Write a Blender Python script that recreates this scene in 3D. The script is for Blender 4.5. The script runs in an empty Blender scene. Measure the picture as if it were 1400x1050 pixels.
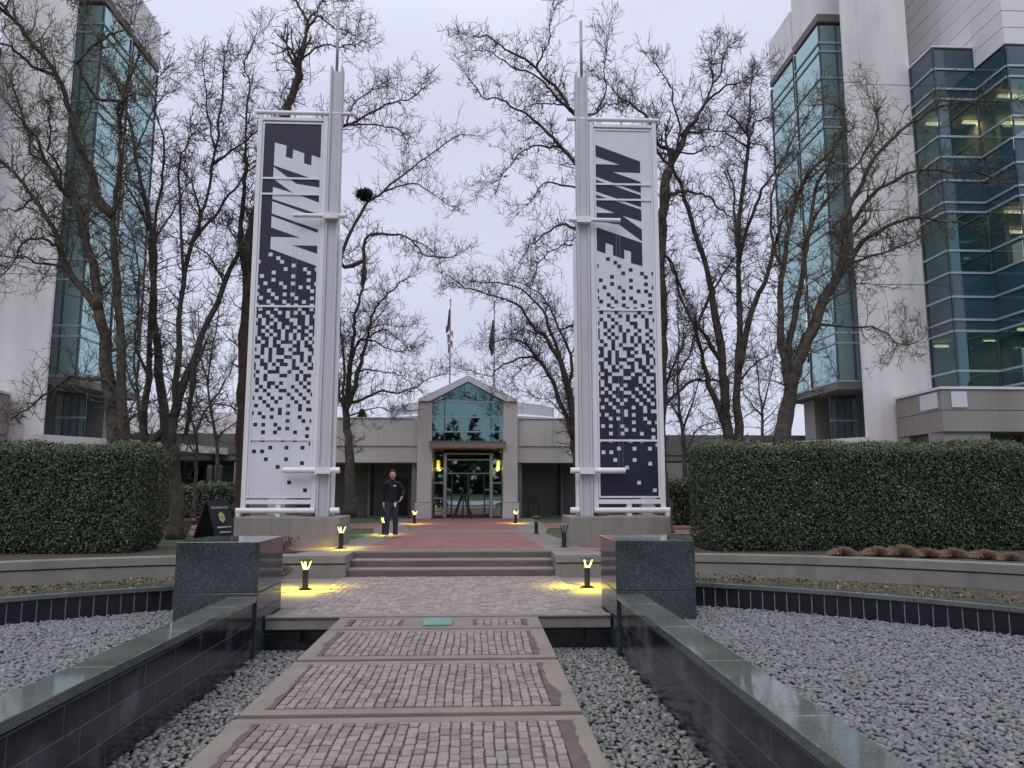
import bpy, bmesh, math, random
from mathutils import Vector, Matrix
R = math.radians
rng = random.Random(7)
scene = bpy.context.scene
col = scene.collection

# ---------------------------------------------------------------- camera
cam_d = bpy.data.cameras.new('camera'); cam = bpy.data.objects.new('camera', cam_d); col.objects.link(cam)
cam_d.sensor_width = 36; cam_d.lens = 27.0; cam_d.clip_start = .05; cam_d.clip_end = 6000
CAM = Vector((.455, 0, 1.6)); YAW = R(2.6); PIT = R(7.7)
cam.location = CAM; cam.rotation_euler = (R(90) + PIT, 0, -YAW)
scene.camera = cam
# ---------------------------------------------------------------- world: overcast dusk
w = bpy.data.worlds.new('World'); scene.world = w; w.use_nodes = True
nt = w.node_tree; nt.nodes.clear()
def N(t, ty, **k):
    n = t.nodes.new(ty)
    for a, b in k.items(): setattr(n, a, b)
    return n
def ramp(t, pts, interp='LINEAR'):
    n = N(t, 'ShaderNodeValToRGB'); e = n.color_ramp.elements; n.color_ramp.interpolation = interp
    while len(e) < len(pts): e.new(.5)
    for i, (p, c) in enumerate(pts):
        e[i].position = p; e[i].color = (c[0], c[1], c[2], 1)
    return n
SUN_EL, SUN_RZ = R(48), R(200)
sky = N(nt, 'ShaderNodeTexSky', sky_type='NISHITA', sun_disc=False); sky.sun_elevation = SUN_EL; sky.sun_rotation = SUN_RZ
skm = N(nt, 'ShaderNodeVectorMath', operation='SCALE'); skm.inputs[3].default_value = .09
nt.links.new(sky.outputs[0], skm.inputs[0])
tc = N(nt, 'ShaderNodeTexCoord'); sp = N(nt, 'ShaderNodeSeparateXYZ'); nt.links.new(tc.outputs['Generated'], sp.inputs[0])
gr = ramp(nt, [(0, (.63, .655, .79)), (.22, (.61, .63, .775)), (.55, (.71, .735, .88)), (1, (1.70, 1.74, 1.86))])
nt.links.new(sp.outputs[2], gr.inputs[0])
mp = N(nt, 'ShaderNodeMapping'); mp.inputs['Scale'].default_value = (1.0, 1.0, 2.6); nt.links.new(tc.outputs['Generated'], mp.inputs[0])
nz = N(nt, 'ShaderNodeTexNoise'); nz.inputs['Scale'].default_value = 1.9; nz.inputs['Detail'].default_value = 5; nz.inputs['Roughness'].default_value = .45
nt.links.new(mp.outputs[0], nz.inputs[0])
nr = ramp(nt, [(.3, (.89, .885, .91)), (.7, (1.09, 1.09, 1.075))]); nt.links.new(nz.outputs[0], nr.inputs[0])
mu = N(nt, 'ShaderNodeMix', data_type='RGBA', blend_type='MULTIPLY'); mu.inputs[0].default_value = 1
nt.links.new(gr.outputs[0], mu.inputs[6]); nt.links.new(nr.outputs[0], mu.inputs[7])
mx = N(nt, 'ShaderNodeMix', data_type='RGBA'); mx.inputs[0].default_value = .93
nt.links.new(skm.outputs[0], mx.inputs[6]); nt.links.new(mu.outputs[2], mx.inputs[7])
bg = N(nt, 'ShaderNodeBackground'); bg.inputs[1].default_value = 1.0
wo = N(nt, 'ShaderNodeOutputWorld'); nt.links.new(mx.outputs[2], bg.inputs[0]); nt.links.new(bg.outputs[0], wo.inputs[0])
sd = bpy.data.lights.new('sun', 'SUN'); sd.energy = .6; sd.angle = R(25); sd.color = (1, .96, .92)
so = bpy.data.objects.new('sun', sd); col.objects.link(so); so.rotation_euler = (R(90) - SUN_EL, 0, R(-20))
scene.view_settings.view_transform = 'Standard'; scene.view_settings.look = 'None'
scene.view_settings.exposure = 0.15; scene.view_settings.gamma = 1
scene.render.resolution_x = 1024; scene.render.resolution_y = 768

# camera-model helper: the 3-D point seen at photo pixel (px,py) lying at world depth y (used to read real positions off the photo)
FW = Vector((math.sin(YAW)*math.cos(PIT), math.cos(YAW)*math.cos(PIT), math.sin(PIT)))
RT = Vector((math.cos(YAW), -math.sin(YAW), 0)); UP = RT.cross(FW)
def at(px, py, y):
    r = FW + RT*((px-700)/1050) - UP*((py-525)/1050)
    return CAM + r*(y/r.y)

# ---------------------------------------------------------------- materials
def pmat(name, c, rough=.7, var=.12, scale=4, bump=0, bscale=60, metal=0, spec=.5, fine=.0, stain=None, emit=None, es=0, streak=0):
    m = bpy.data.materials.new(name); m.use_nodes = True; t = m.node_tree; b = t.nodes['Principled BSDF']
    b.inputs['Roughness'].default_value = rough; b.inputs['Metallic'].default_value = metal
    b.inputs['Specular IOR Level'].default_value = spec
    g = N(t, 'ShaderNodeTexCoord'); src = g.outputs['Object']
    n1 = N(t, 'ShaderNodeTexNoise'); n1.inputs['Scale'].default_value = scale; n1.inputs['Detail'].default_value = 6
    if streak:
        mpn = N(t, 'ShaderNodeMapping'); mpn.inputs['Scale'].default_value = (1, 1, 1/streak); t.links.new(src, mpn.inputs[0]); t.links.new(mpn.outputs[0], n1.inputs[0])
    else: t.links.new(src, n1.inputs[0])
    lo = [x*(1-var) for x in c]; hi = [min(1, x*(1+var)) for x in c]
    r1 = ramp(t, [(.3, lo), (.7, hi)]); t.links.new(n1.outputs[0], r1.inputs[0])
    out = r1.outputs[0]
    if fine:
        n2 = N(t, 'ShaderNodeTexNoise'); n2.inputs['Scale'].default_value = bscale*1.3; n2.inputs['Detail'].default_value = 3; t.links.new(src, n2.inputs[0])
        r2 = ramp(t, [(.3, (1-fine,)*3), (.7, (1+fine,)*3)]); t.links.new(n2.outputs[0], r2.inputs[0])
        mm = N(t, 'ShaderNodeMix', data_type='RGBA', blend_type='MULTIPLY'); mm.inputs[0].default_value = 1
        t.links.new(out, mm.inputs[6]); t.links.new(r2.outputs[0], mm.inputs[7]); out = mm.outputs[2]
    if stain:
        n3 = N(t, 'ShaderNodeTexNoise'); n3.inputs['Scale'].default_value = stain[1]; n3.inputs['Detail'].default_value = 7; n3.inputs['Roughness'].default_value = .65
        mp3 = N(t, 'ShaderNodeMapping'); mp3.inputs['Scale'].default_value = (1, 1, stain[3] if len(stain) > 3 else 1); t.links.new(src, mp3.inputs[0]); t.links.new(mp3.outputs[0], n3.inputs[0])
        r3 = ramp(t, [(.5, (0, 0, 0)), (.66, (1, 1, 1))]); t.links.new(n3.outputs[0], r3.inputs[0])
        sm = N(t, 'ShaderNodeMath', operation='MULTIPLY'); sm.inputs[1].default_value = stain[2]; t.links.new(r3.outputs[0], sm.inputs[0])
        m3 = N(t, 'ShaderNodeMix', data_type='RGBA'); t.links.new(sm.outputs[0], m3.inputs[0]); t.links.new(out, m3.inputs[6]); m3.inputs[7].default_value = (*stain[0], 1); out = m3.outputs[2]
    t.links.new(out, b.inputs['Base Color'])
    if bump:
        nb = N(t, 'ShaderNodeTexNoise'); nb.inputs['Scale'].default_value = bscale; nb.inputs['Detail'].default_value = 4; t.links.new(src, nb.inputs[0])
        bp = N(t, 'ShaderNodeBump'); bp.inputs['Strength'].default_value = bump; bp.inputs['Distance'].default_value = .01
        t.links.new(nb.outputs[0], bp.inputs['Height']); t.links.new(bp.outputs[0], b.inputs['Normal'])
    if emit:
        b.inputs['Emission Color'].default_value = (*emit, 1); b.inputs['Emission Strength'].default_value = es
    return m
def tintmat(name, pts, rough=.7, bump=.3, bscale=80, fine=.12, spec=.4, attr='tint', inst=False):
    m = bpy.data.materials.new(name); m.use_nodes = True; t = m.node_tree; b = t.nodes['Principled BSDF']
    b.inputs['Roughness'].default_value = rough; b.inputs['Specular IOR Level'].default_value = spec
    if inst:
        a = N(t, 'ShaderNodeObjectInfo'); o = a.outputs['Random']
    else:
        a = N(t, 'ShaderNodeAttribute', attribute_name=attr); o = a.outputs['Fac']
    r = ramp(t, pts); t.links.new(o, r.inputs[0])
    g = N(t, 'ShaderNodeTexCoord'); n2 = N(t, 'ShaderNodeTexNoise'); n2.inputs['Scale'].default_value = bscale; n2.inputs['Detail'].default_value = 3; t.links.new(g.outputs['Object'], n2.inputs[0])
    r2 = ramp(t, [(.3, (1-fine,)*3), (.7, (1+fine,)*3)]); t.links.new(n2.outputs[0], r2.inputs[0])
    mm = N(t, 'ShaderNodeMix', data_type='RGBA', blend_type='MULTIPLY'); mm.inputs[0].default_value = 1
    t.links.new(r.outputs[0], mm.inputs[6]); t.links.new(r2.outputs[0], mm.inputs[7]); t.links.new(mm.outputs[2], b.inputs['Base Color'])
    if bump:
        bp = N(t, 'ShaderNodeBump'); bp.inputs['Strength'].default_value = bump; bp.inputs['Distance'].default_value = .008
        t.links.new(n2.outputs[0], bp.inputs['Height']); t.links.new(bp.outputs[0], b.inputs['Normal'])
    return m
def glassmat(name, tint, refl, fac, dirt=.02, rough=.02):
    m = bpy.data.materials.new(name); m.use_nodes = True; t = m.node_tree; t.nodes.clear()
    tr = N(t, 'ShaderNodeBsdfTransparent'); tr.inputs[0].default_value = (*tint, 1)
    gl = N(t, 'ShaderNodeBsdfGlossy'); gl.inputs[0].default_value = (*refl, 1); gl.inputs['Roughness'].default_value = rough
    g = N(t, 'ShaderNodeTexCoord'); nn = N(t, 'ShaderNodeTexNoise'); nn.inputs['Scale'].default_value = .55; nn.inputs['Detail'].default_value = 2; t.links.new(g.outputs['Object'], nn.inputs[0])
    bp = N(t, 'ShaderNodeBump'); bp.inputs['Strength'].default_value = .12; bp.inputs['Distance'].default_value = .02; t.links.new(nn.outputs[0], bp.inputs['Height']); t.links.new(bp.outputs[0], gl.inputs['Normal'])
    lw = N(t, 'ShaderNodeLayerWeight'); lw.inputs[0].default_value = .35
    mr = N(t, 'ShaderNodeMapRange'); mr.inputs[3].default_value = fac; mr.inputs[4].default_value = min(1, fac+.45); t.links.new(lw.outputs['Facing'], mr.inputs[0])
    a = N(t, 'ShaderNodeMixShader'); t.links.new(mr.outputs[0], a.inputs[0]); t.links.new(tr.outputs[0], a.inputs[1]); t.links.new(gl.outputs[0], a.inputs[2])
    o = N(t, 'ShaderNodeOutputMaterial'); t.links.new(a.outputs[0], o.inputs[0])
    return m
def brickmat(name, c1, c2, mortar, bw, bh, ms, axes='XY', rough=.7, rot=0, bump=.4, spec=.4, offset=.5, bias=0, bloom=0):
    m = bpy.data.materials.new(name); m.use_nodes = True; t = m.node_tree; b = t.nodes['Principled BSDF']
    b.inputs['Roughness'].default_value = rough; b.inputs['Specular IOR Level'].default_value = spec
    g = N(t, 'ShaderNodeNewGeometry'); s = N(t, 'ShaderNodeSeparateXYZ'); t.links.new(g.outputs['Position'], s.inputs[0])
    c = N(t, 'ShaderNodeCombineXYZ'); t.links.new(s.outputs['XYZ'.index(axes[0])], c.inputs[0]); t.links.new(s.outputs['XYZ'.index(axes[1])], c.inputs[1])
    mpn = N(t, 'ShaderNodeMapping'); mpn.inputs['Rotation'].default_value = (0, 0, rot); t.links.new(c.outputs[0], mpn.inputs[0])
    k = N(t, 'ShaderNodeTexBrick'); k.offset = offset; k.inputs['Scale'].default_value = 1
    k.inputs['Color1'].default_value = (*c1, 1); k.inputs['Color2'].default_value = (*c2, 1); k.inputs['Mortar'].default_value = (*mortar, 1)
    k.inputs['Mortar Size'].default_value = ms; k.inputs['Brick Width'].default_value = bw; k.inputs['Row Height'].default_value = bh; k.inputs['Bias'].default_value = bias
    t.links.new(mpn.outputs[0], k.inputs[0])
    n2 = N(t, 'ShaderNodeTexNoise'); n2.inputs['Scale'].default_value = 1.7; n2.inputs['Detail'].default_value = 8; n2.inputs['Roughness'].default_value = .7; t.links.new(g.outputs['Position'], n2.inputs[0])
    r2 = ramp(t, [(.3, (.78,)*3), (.7, (1.2,)*3)]); t.links.new(n2.outputs[0], r2.inputs[0])
    mm = N(t, 'ShaderNodeMix', data_type='RGBA', blend_type='MULTIPLY'); mm.inputs[0].default_value = 1
    t.links.new(k.outputs[0], mm.inputs[6]); t.links.new(r2.outputs[0], mm.inputs[7]); bo = mm.outputs[2]
    if bloom:   # chalky water marks
        mpb = N(t, 'ShaderNodeMapping'); mpb.inputs['Scale'].default_value = (1, 1.6, 2.2); t.links.new(g.outputs['Position'], mpb.inputs[0])
        nb = N(t, 'ShaderNodeTexNoise'); nb.inputs['Scale'].default_value = 1.1; nb.inputs['Detail'].default_value = 4; t.links.new(mpb.outputs[0], nb.inputs[0])
        rb = ramp(t, [(.52, (0, 0, 0)), (.78, (1, 1, 1))]); t.links.new(nb.outputs[0], rb.inputs[0]); sb = N(t, 'ShaderNodeMath', operation='MULTIPLY'); sb.inputs[1].default_value = bloom; t.links.new(rb.outputs[0], sb.inputs[0])
        mb_ = N(t, 'ShaderNodeMix', data_type='RGBA'); t.links.new(sb.outputs[0], mb_.inputs[0]); t.links.new(bo, mb_.inputs[6]); mb_.inputs[7].default_value = (.30, .32, .38, 1); bo = mb_.outputs[2]
    t.links.new(bo, b.inputs['Base Color'])
    if bump:
        bp = N(t, 'ShaderNodeBump', invert=True); bp.inputs['Strength'].default_value = bump; bp.inputs['Distance'].default_value = .004
        t.links.new(k.outputs['Fac'], bp.inputs['Height']); t.links.new(bp.outputs[0], b.inputs['Normal'])
    return m
def granite(name, c, rough=.08, k=1.0):
    m = bpy.data.materials.new(name); m.use_nodes = True; t = m.node_tree; b = t.nodes['Principled BSDF']
    g = N(t, 'ShaderNodeTexCoord'); v = N(t, 'ShaderNodeTexVoronoi'); v.inputs['Scale'].default_value = 95; t.links.new(g.outputs['Object'], v.inputs[0])
    s = N(t, 'ShaderNodeSeparateColor'); t.links.new(v.outputs['Color'], s.inputs[0])
    r = ramp(t, [(0, [x*(1-.45*k) for x in c]), (.6, c), (.9, [x*(1+.5*k) for x in c]), (1, [x*(1+1.6*k) for x in c])]); t.links.new(s.outputs[0], r.inputs[0])
    n = N(t, 'ShaderNodeTexNoise'); n.inputs['Scale'].default_value = 2.2; n.inputs['Detail'].default_value = 8; t.links.new(g.outputs['Object'], n.inputs[0])
    r2 = ramp(t, [(.3, (.8,)*3), (.7, (1.25,)*3)]); t.links.new(n.outputs[0], r2.inputs[0])
    mm = N(t, 'ShaderNodeMix', data_type='RGBA', blend_type='MULTIPLY'); mm.inputs[0].default_value = 1
    t.links.new(r.outputs[0], mm.inputs[6]); t.links.new(r2.outputs[0], mm.inputs[7]); t.links.new(mm.outputs[2], b.inputs['Base Color'])
    b.inputs['Specular IOR Level'].default_value = .75
    rr = N(t, 'ShaderNodeMapRange'); rr.inputs[1].default_value = .3; rr.inputs[2].default_value = .75; rr.inputs[3].default_value = rough; rr.inputs[4].default_value = rough+.07
    t.links.new(n.outputs[0], rr.inputs[0]); t.links.new(rr.outputs[0], b.inputs['Roughness'])
    return m
M = dict(
 white=pmat('white_paint', (.74, .74, .77), .42, .05, 1.2, streak=6, stain=((.42, .41, .4), 2.2, .22, .12)),
 offwhite=pmat('tower_panel', (.72, .70, .71), .7, .05, .35, .1, 30, stain=((.42, .40, .405), .5, .38, .22)),
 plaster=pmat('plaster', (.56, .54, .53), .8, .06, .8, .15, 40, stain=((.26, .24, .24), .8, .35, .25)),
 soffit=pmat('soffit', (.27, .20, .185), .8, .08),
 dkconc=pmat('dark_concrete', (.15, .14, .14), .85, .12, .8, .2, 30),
 beige=pmat('podium_concrete', (.30, .28, .265), .85, .08, .8, .2, 30, stain=((.17, .155, .15), .9, .4, .3)),
 conc=pmat('concrete', (.22, .205, .19), .85, .14, 2.5, .4, 70, fine=.12, stain=((.13, .125, .12), 1.6, .5, .35)),
 concv=pmat('weathered_concrete', (.245, .23, .21), .85, .12, 3, .35, 60, fine=.1, streak=7, stain=((.14, .135, .125), 3.5, .55, .14)),
 trim=pmat('bridge_concrete', (.205, .170, .148), .85, .13, 3, .5, 90, fine=.16, stain=((.17, .14, .13), 2.4, .6)),
 riser_shade=pmat('shaded_riser_concrete', (.125, .10, .095), .9, .15, 2.5, .4, 80, fine=.14),
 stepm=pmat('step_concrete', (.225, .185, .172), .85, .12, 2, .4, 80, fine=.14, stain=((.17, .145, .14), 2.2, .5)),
 mortar=pmat('mortar', (.10, .08, .075), .95, .25, 8, .5, 60),
 sand=pmat('sanded_joint', (.27, .23, .22), .95, .25, 6, .5, 60),
 cobble=tintmat('cobble', [(0, (.175, .145, .133)), (.4, (.222, .188, .175)), (.8, (.265, .228, .214)), (.985, (.25, .205, .19)), (.9965, (.28, .19, .155)), (1, (.38, .23, .12))], .72, .5, 60, .16),
 paver=tintmat('paver', [(0, (.205, .165, .152)), (.5, (.27, .225, .208)), (1, (.33, .28, .26))], .8, .4, 60, .14),
 granite=granite('polished_granite', (.042, .056, .058), .05),
 gran2=granite('coping_granite', (.105, .115, .108), .025, .35),
 tile=pmat('black_tile', (.014, .014, .020), .12, .25, 3, .05, 20),
 grout=pmat('grout', (.26, .26, .29), .8, .2, 5),
 bigtile=brickmat('black_wall_tile', (.012, .012, .018), (.016, .016, .023), (.085, .085, .095), .62, .205, .006, 'YZ', .16, offset=.37, bump=.5, spec=.6, bloom=.4),
 peb=tintmat('pebble', [(0, (.095, .10, .107)), (.3, (.128, .135, .145)), (.6, (.165, .172, .182)), (.8, (.152, .149, .138)), (.93, (.195, .195, .196)), (.97, (.185, .145, .12)), (1, (.27, .26, .255))], .5, .25, 40, .14, .45, inst=True),
 pebwet=tintmat('channel_pebble', [(0, (.09, .093, .095)), (.4, (.14, .144, .143)), (.75, (.185, .184, .173)), (.95, (.225, .21, .19)), (1, (.30, .29, .27))], .42, .25, 40, .14, .5, inst=True),
 bed=pmat('pool_bed', (.05, .05, .052), .9, .3, 10),
 soil=pmat('soil', (.06, .048, .038), .95, .4, 6, .8, 40, fine=.3),
 grass=pmat('lawn', (.050, .085, .030), .95, .35, 3, .8, 90, fine=.35, stain=((.09, .085, .045), 2.5, .5)),
 brick=brickmat('red_paving', (.29, .115, .105), (.235, .088, .082), (.18, .13, .125), .22, .11, .009),
 brick2=brickmat('red_paving_course', (.29, .115, .105), (.235, .088, .082), (.19, .125, .115), .42, .21, .014, rot=R(90)),
 plazaconc=brickmat('grey_paving', (.22, .19, .175), (.195, .168, .158), (.13, .11, .105), 1.2, 1.2, .01, offset=0),
 band=brickmat('banded_paving', (.27, .22, .21), (.20, .155, .15), (.15, .12, .12), .2, .1, .01),
 navy=pmat('navy_panel', (.021, .022, .042), .4, .06, 1.2, spec=.35),
 mast=pmat('mast_paint', (.53, .53, .575), .45, .05, 1.2, streak=6, stain=((.35, .34, .34), 2.2, .3, .12)),
 pwhite=pmat('white_panel', (.66, .665, .72), .35, .03, 1.2, stain=((.5, .5, .53), 2, .25, .15)),
 teal=glassmat('teal_glass', (.16, .28, .27), (.34, .58, .56), .38),
 tealbay=glassmat('bay_glass', (.34, .46, .45), (.56, .77, .75), .48),
 blue=glassmat('blue_glass', (.66, .68, .58), (.22, .37, .42), .28),
 bluesp=pmat('spandrel_glass', (.020, .062, .088), .08, .1, .6, spec=1.0),
 doorgl=glassmat('door_glass', (.50, .58, .56), (.62, .72, .70), .42),
 mull=pmat('mullion', (.36, .43, .48), .4, .05, metal=.3),
 dkmull=pmat('dark_mullion', (.05, .075, .10), .4, .05),
 interior=pmat('interior', (.36, .33, .25), .9, .15, .8),
 intdark=pmat('dark_interior', (.12, .125, .12), .9, .3, .7),
 intceil=pmat('interior_ceiling', (.55, .50, .34), .9, .08),
 black=pmat('black_metal', (.018, .018, .020), .4, .15),
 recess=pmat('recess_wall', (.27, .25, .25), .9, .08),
 dkdoor=pmat('dark_door', (.012, .012, .018), .35),
 bark=pmat('bark', (.068, .055, .049), .95, .4, 7, 1.0, 30, fine=.55, stain=((.11, .112, .075), 3.5, .55)),
 barkred=pmat('reddish_bark', (.062, .036, .032), .95, .35, 5, .9, 35, fine=.35),
 twig=pmat('twig', (.080, .068, .064), .95, .3, 3),
 moss=pmat('mossy_twig', (.100, .092, .062), .95, .4, 1.5),
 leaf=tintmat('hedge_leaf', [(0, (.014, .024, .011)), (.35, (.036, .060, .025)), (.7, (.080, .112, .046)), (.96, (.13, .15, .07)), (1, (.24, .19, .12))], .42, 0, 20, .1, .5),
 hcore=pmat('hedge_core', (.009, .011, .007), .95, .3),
 dry=pmat('dry_grass', (.24, .17, .115), .95, .3, 20),
 litter=tintmat('leaf_litter', [(0, (.05, .07, .025)), (.5, (.10, .10, .04)), (.90, (.16, .11, .05)), (1, (.42, .35, .06))], .8, 0, 20, .1),
 redleaf=tintmat('shrub_leaf', [(0, (.05, .035, .03)), (.6, (.11, .075, .06)), (1, (.19, .11, .09))], .8, 0, 20, .1),
 roof=pmat('roof_metal', (.50, .50, .52), .5, .06, 1, .0, metal=.0),
 farroof=pmat('far_roof', (.30, .28, .28), .8, .12, .6),
 skin=pmat('skin', (.60, .36, .29), .6, .08, 20),
 jacket=pmat('black_jacket', (.006, .007, .011), .8, .25, 9, .4, 60),
 jeans=pmat('dark_jeans', (.035, .037, .055), .9, .25, 8, .4, 90),
 hair=pmat('brown_hair', (.07, .038, .026), .8, .2, 60),
 beard=pmat('grey_beard', (.22, .19, .19), .9, .2, 60),
 shoe=pmat('light_shoe', (.55, .50, .51), .7, .15, 20),
 terracotta=pmat('terracotta', (.36, .15, .115), .8, .1, 6, .2),
 clay2=pmat('clay_planter', (.26, .20, .18), .8, .1, 6, .2),
 gold=pmat('gold_print', (.55, .42, .10), .6, .1, 8),
 wprint=pmat('white_print', (.75, .75, .75), .6, .02),
 signbd=pmat('sign_board', (.022, .022, .030), .45, .2, 6),
 lampglow=pmat('lens_strut_glow', (.8, .7, .2), .4, 0, emit=(.95, .90, .22), es=1.5),
 lampg=pmat('lit_lantern', (.8, .6, .1), .4, 0, emit=(.80, .48, .05), es=.7),
 lampgg=pmat('lit_lantern_green', (.7, .8, .2), .4, 0, emit=(.66, .72, .20), es=.75),
 office=pmat('office_lamp', (.8, .8, .7), .4, 0, emit=(1.0, .90, .68), es=2.2),
 fwhite=pmat('flag_white', (.45, .38, .40), .8, .1, 3), fred=pmat('flag_red', (.34, .10, .12), .8, .1, 3), fblue=pmat('flag_blue', (.06, .07, .13), .8, .1, 3),
 fdark=pmat('flag_dark', (.05, .055, .075), .8, .2, 2),
 pole=pmat('pole_metal', (.33, .31, .34), .4, .05, metal=.3),
 plate=pmat('glass_plate', (.20, .40, .36), .12, .1, 6, spec=.8),
 plateback=pmat('plate_back', (.20, .45, .40), .3, .2, 10),
 woods=tintmat('far_woods', [(0, (.012, .020, .012)), (1, (.045, .055, .03))], .95, 0, 20, .1),
 nest=pmat('nest', (.022, .016, .013), .95, .4, 20),
)
# ---------------------------------------------------------------- mesh helpers
ORG = {}
class MB:
    def __init__(s): s.v = []; s.f = []; s.t = []; s.cur = .5
    def add(s, vs, fs):
        o = len(s.v); s.v.extend(vs); s.f.extend([tuple(i+o for i in f) for f in fs]); s.t.extend([s.cur]*len(fs)); return s
    def box(s, x0, x1, y0, y1, z0, z1):
        x0, x1 = min(x0, x1), max(x0, x1); y0, y1 = min(y0, y1), max(y0, y1)
        return s.add([(x0,y0,z0),(x1,y0,z0),(x1,y1,z0),(x0,y1,z0),(x0,y0,z1),(x1,y0,z1),(x1,y1,z1),(x0,y1,z1)],
                     [(0,3,2,1),(4,5,6,7),(0,1,5,4),(1,2,6,5),(2,3,7,6),(3,0,4,7)])
    def prism(s, poly, z0, z1):       # horizontal outline extruded up
        n = len(poly)
        return s.add([(x,y,z0) for x,y in poly]+[(x,y,z1) for x,y in poly], [tuple(range(n-1,-1,-1)), tuple(range(n,2*n))]+[(i,(i+1)%n,n+(i+1)%n,n+i) for i in range(n)])
    def prismy(s, poly, y0, y1):      # outline in the X-Z plane extruded along Y
        n = len(poly)
        return s.add([(x,y0,z) for x,z in poly]+[(x,y1,z) for x,z in poly], [tuple(range(n)), tuple(range(2*n-1,n-1,-1))]+[(n+i,n+(i+1)%n,(i+1)%n,i) for i in range(n)])
    def tube(s, pts, rad, n=8, cap=True):
        pts = [Vector(p) for p in pts]
        if not isinstance(rad, (list, tuple)): rad = [rad]*len(pts)
        o = len(s.v); up = Vector((.31, .23, .92))
        prev = None
        for i, p in enumerate(pts):
            d = (pts[min(i+1, len(pts)-1)]-pts[max(i-1, 0)])
            if d.length < 1e-9: d = Vector((0,0,1))
            d.normalize()
            if prev is None:
                a = d.cross(up)
                if a.length < .05: a = d.cross(Vector((1,0,0)))
            else: a = prev-d*prev.dot(d)
            a.normalize(); prev = a; b = d.cross(a); r = rad[i]
            for k in range(n):
                th = 2*math.pi*k/n; q = p+a*(math.cos(th)*r)+b*(math.sin(th)*r); s.v.append((q.x,q.y,q.z))
        m = len(pts)
        for i in range(m-1):
            for k in range(n):
                s.f.append((o+i*n+k, o+i*n+(k+1)%n, o+(i+1)*n+(k+1)%n, o+(i+1)*n+k)); s.t.append(s.cur)
        if cap:
            s.f.append(tuple(o+k for k in range(n-1,-1,-1))); s.f.append(tuple(o+(m-1)*n+k for k in range(n))); s.t += [s.cur]*2
        return s
    def lathe(s, c, prof, n=20):      # prof: (r,z) list
        o = len(s.v)
        for r, z in prof:
            for k in range(n):
                a = 2*math.pi*k/n; s.v.append((c[0]+r*math.cos(a), c[1]+r*math.sin(a), c[2]+z))
        for i in range(len(prof)-1):
            for k in range(n): s.f.append((o+i*n+k, o+i*n+(k+1)%n, o+(i+1)*n+(k+1)%n, o+(i+1)*n+k)); s.t.append(s.cur)
        s.f.append(tuple(o+k for k in range(n-1,-1,-1))); s.f.append(tuple(o+(len(prof)-1)*n+k for k in range(n))); s.t += [s.cur]*2
        return s
    def build(s, name, mat, parent=None, smooth=False, bevel=0, org=None, tint=False, mirror=None):
        if mirror == -1:
            s.v = [(-x,y,z) for x,y,z in s.v]; s.f = [f[::-1] for f in s.f]
        if parent is not None: o = ORG[parent.name]
        elif org is not None: o = Vector(org)
        else:
            xs = [v[0] for v in s.v]; ys = [v[1] for v in s.v]; zs = [v[2] for v in s.v]
            o = Vector(((min(xs)+max(xs))/2, (min(ys)+max(ys))/2, min(zs)))
        me = bpy.data.meshes.new(name); me.from_pydata([(v[0]-o.x, v[1]-o.y, v[2]-o.z) for v in s.v], [], s.f)
        if tint:
            at_ = me.attributes.new('tint', 'FLOAT', 'FACE'); at_.data.foreach_set('value', s.t)
        me.materials.append(M[mat] if isinstance(mat, str) else mat)
        if smooth: me.polygons.foreach_set('use_smooth', [True]*len(me.polygons))
        me.update()
        ob = bpy.data.objects.new(name, me); col.objects.link(ob); ORG[ob.name] = o
        if parent is not None: ob.parent = parent
        else: ob.location = o
        if bevel:
            bv = ob.modifiers.new('bevel', 'BEVEL'); bv.width = bevel; bv.segments = 2; bv.limit_method = 'ANGLE'
        return ob
def tag(o, label, cat, group=None):
    o['label'] = label; o['category'] = cat
    if group: o['group'] = group
    return o
def struct(o): o['kind'] = 'structure'; return o
def stuff(o, label, cat): o['kind'] = 'stuff'; o['label'] = label; o['category'] = cat; return o
def empty(name, loc, label, cat, group=None):
    e = bpy.data.objects.new(name, None); e.empty_display_size = .2; e.location = loc; col.objects.link(e); ORG[e.name] = Vector(loc)
    return tag(e, label, cat, group)
def box(x0,x1,y0,y1,z0,z1): return MB().box(x0,x1,y0,y1,z0,z1)
def copy_tree(o, loc, label, group=None, parent=None):
    c = o.copy(); col.objects.link(c)
    if parent is None:
        c.location = loc; c['label'] = label
        if group: c['group'] = group
    else: c.parent = parent
    for ch in list(o.children): copy_tree(ch, None, None, None, c)
    return c

# ---------------------------------------------------------------- ground, pool, terrace, steps
ZP = .39
wallpts = [(1.9,14.25),(2.8,14.28),(4.4,14.28),(5.4,14.05),(6.34,13.72),(7.2,13.30),(7.95,12.85),(8.6,12.38),(9.3,11.8),(10.1,11.05),(11.0,10.05),(11.9,8.7),(12.8,6.8),(13.4,4.5),(13.6,2)]
def backline(pts, d):
    out = []
    for i, (x, y) in enumerate(pts):
        a = Vector(pts[max(i-1,0)]); b = Vector(pts[min(i+1,len(pts)-1)]); t = (b-a).normalized(); n = Vector((-t.y, t.x))
        out.append((x+n.x*d, y+n.y*d))
    return out
bk = backline(wallpts, .34)
ring = [(-x,y) for x,y in reversed(bk)] + [(-1.9,15.25),(1.9,15.25)] + bk
ring += [(13*math.cos(a), 2-15*math.sin(a)) for a in [R(x) for x in range(15,170,15)]]
def ringfill(mb, inner, outer, z0, z1):
    n = len(inner); mb.add([(x,y,z0) for x,y in inner]+[(x,y,z1) for x,y in outer], [(i,(i+1)%n,n+(i+1)%n,n+i) for i in range(n)])
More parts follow.
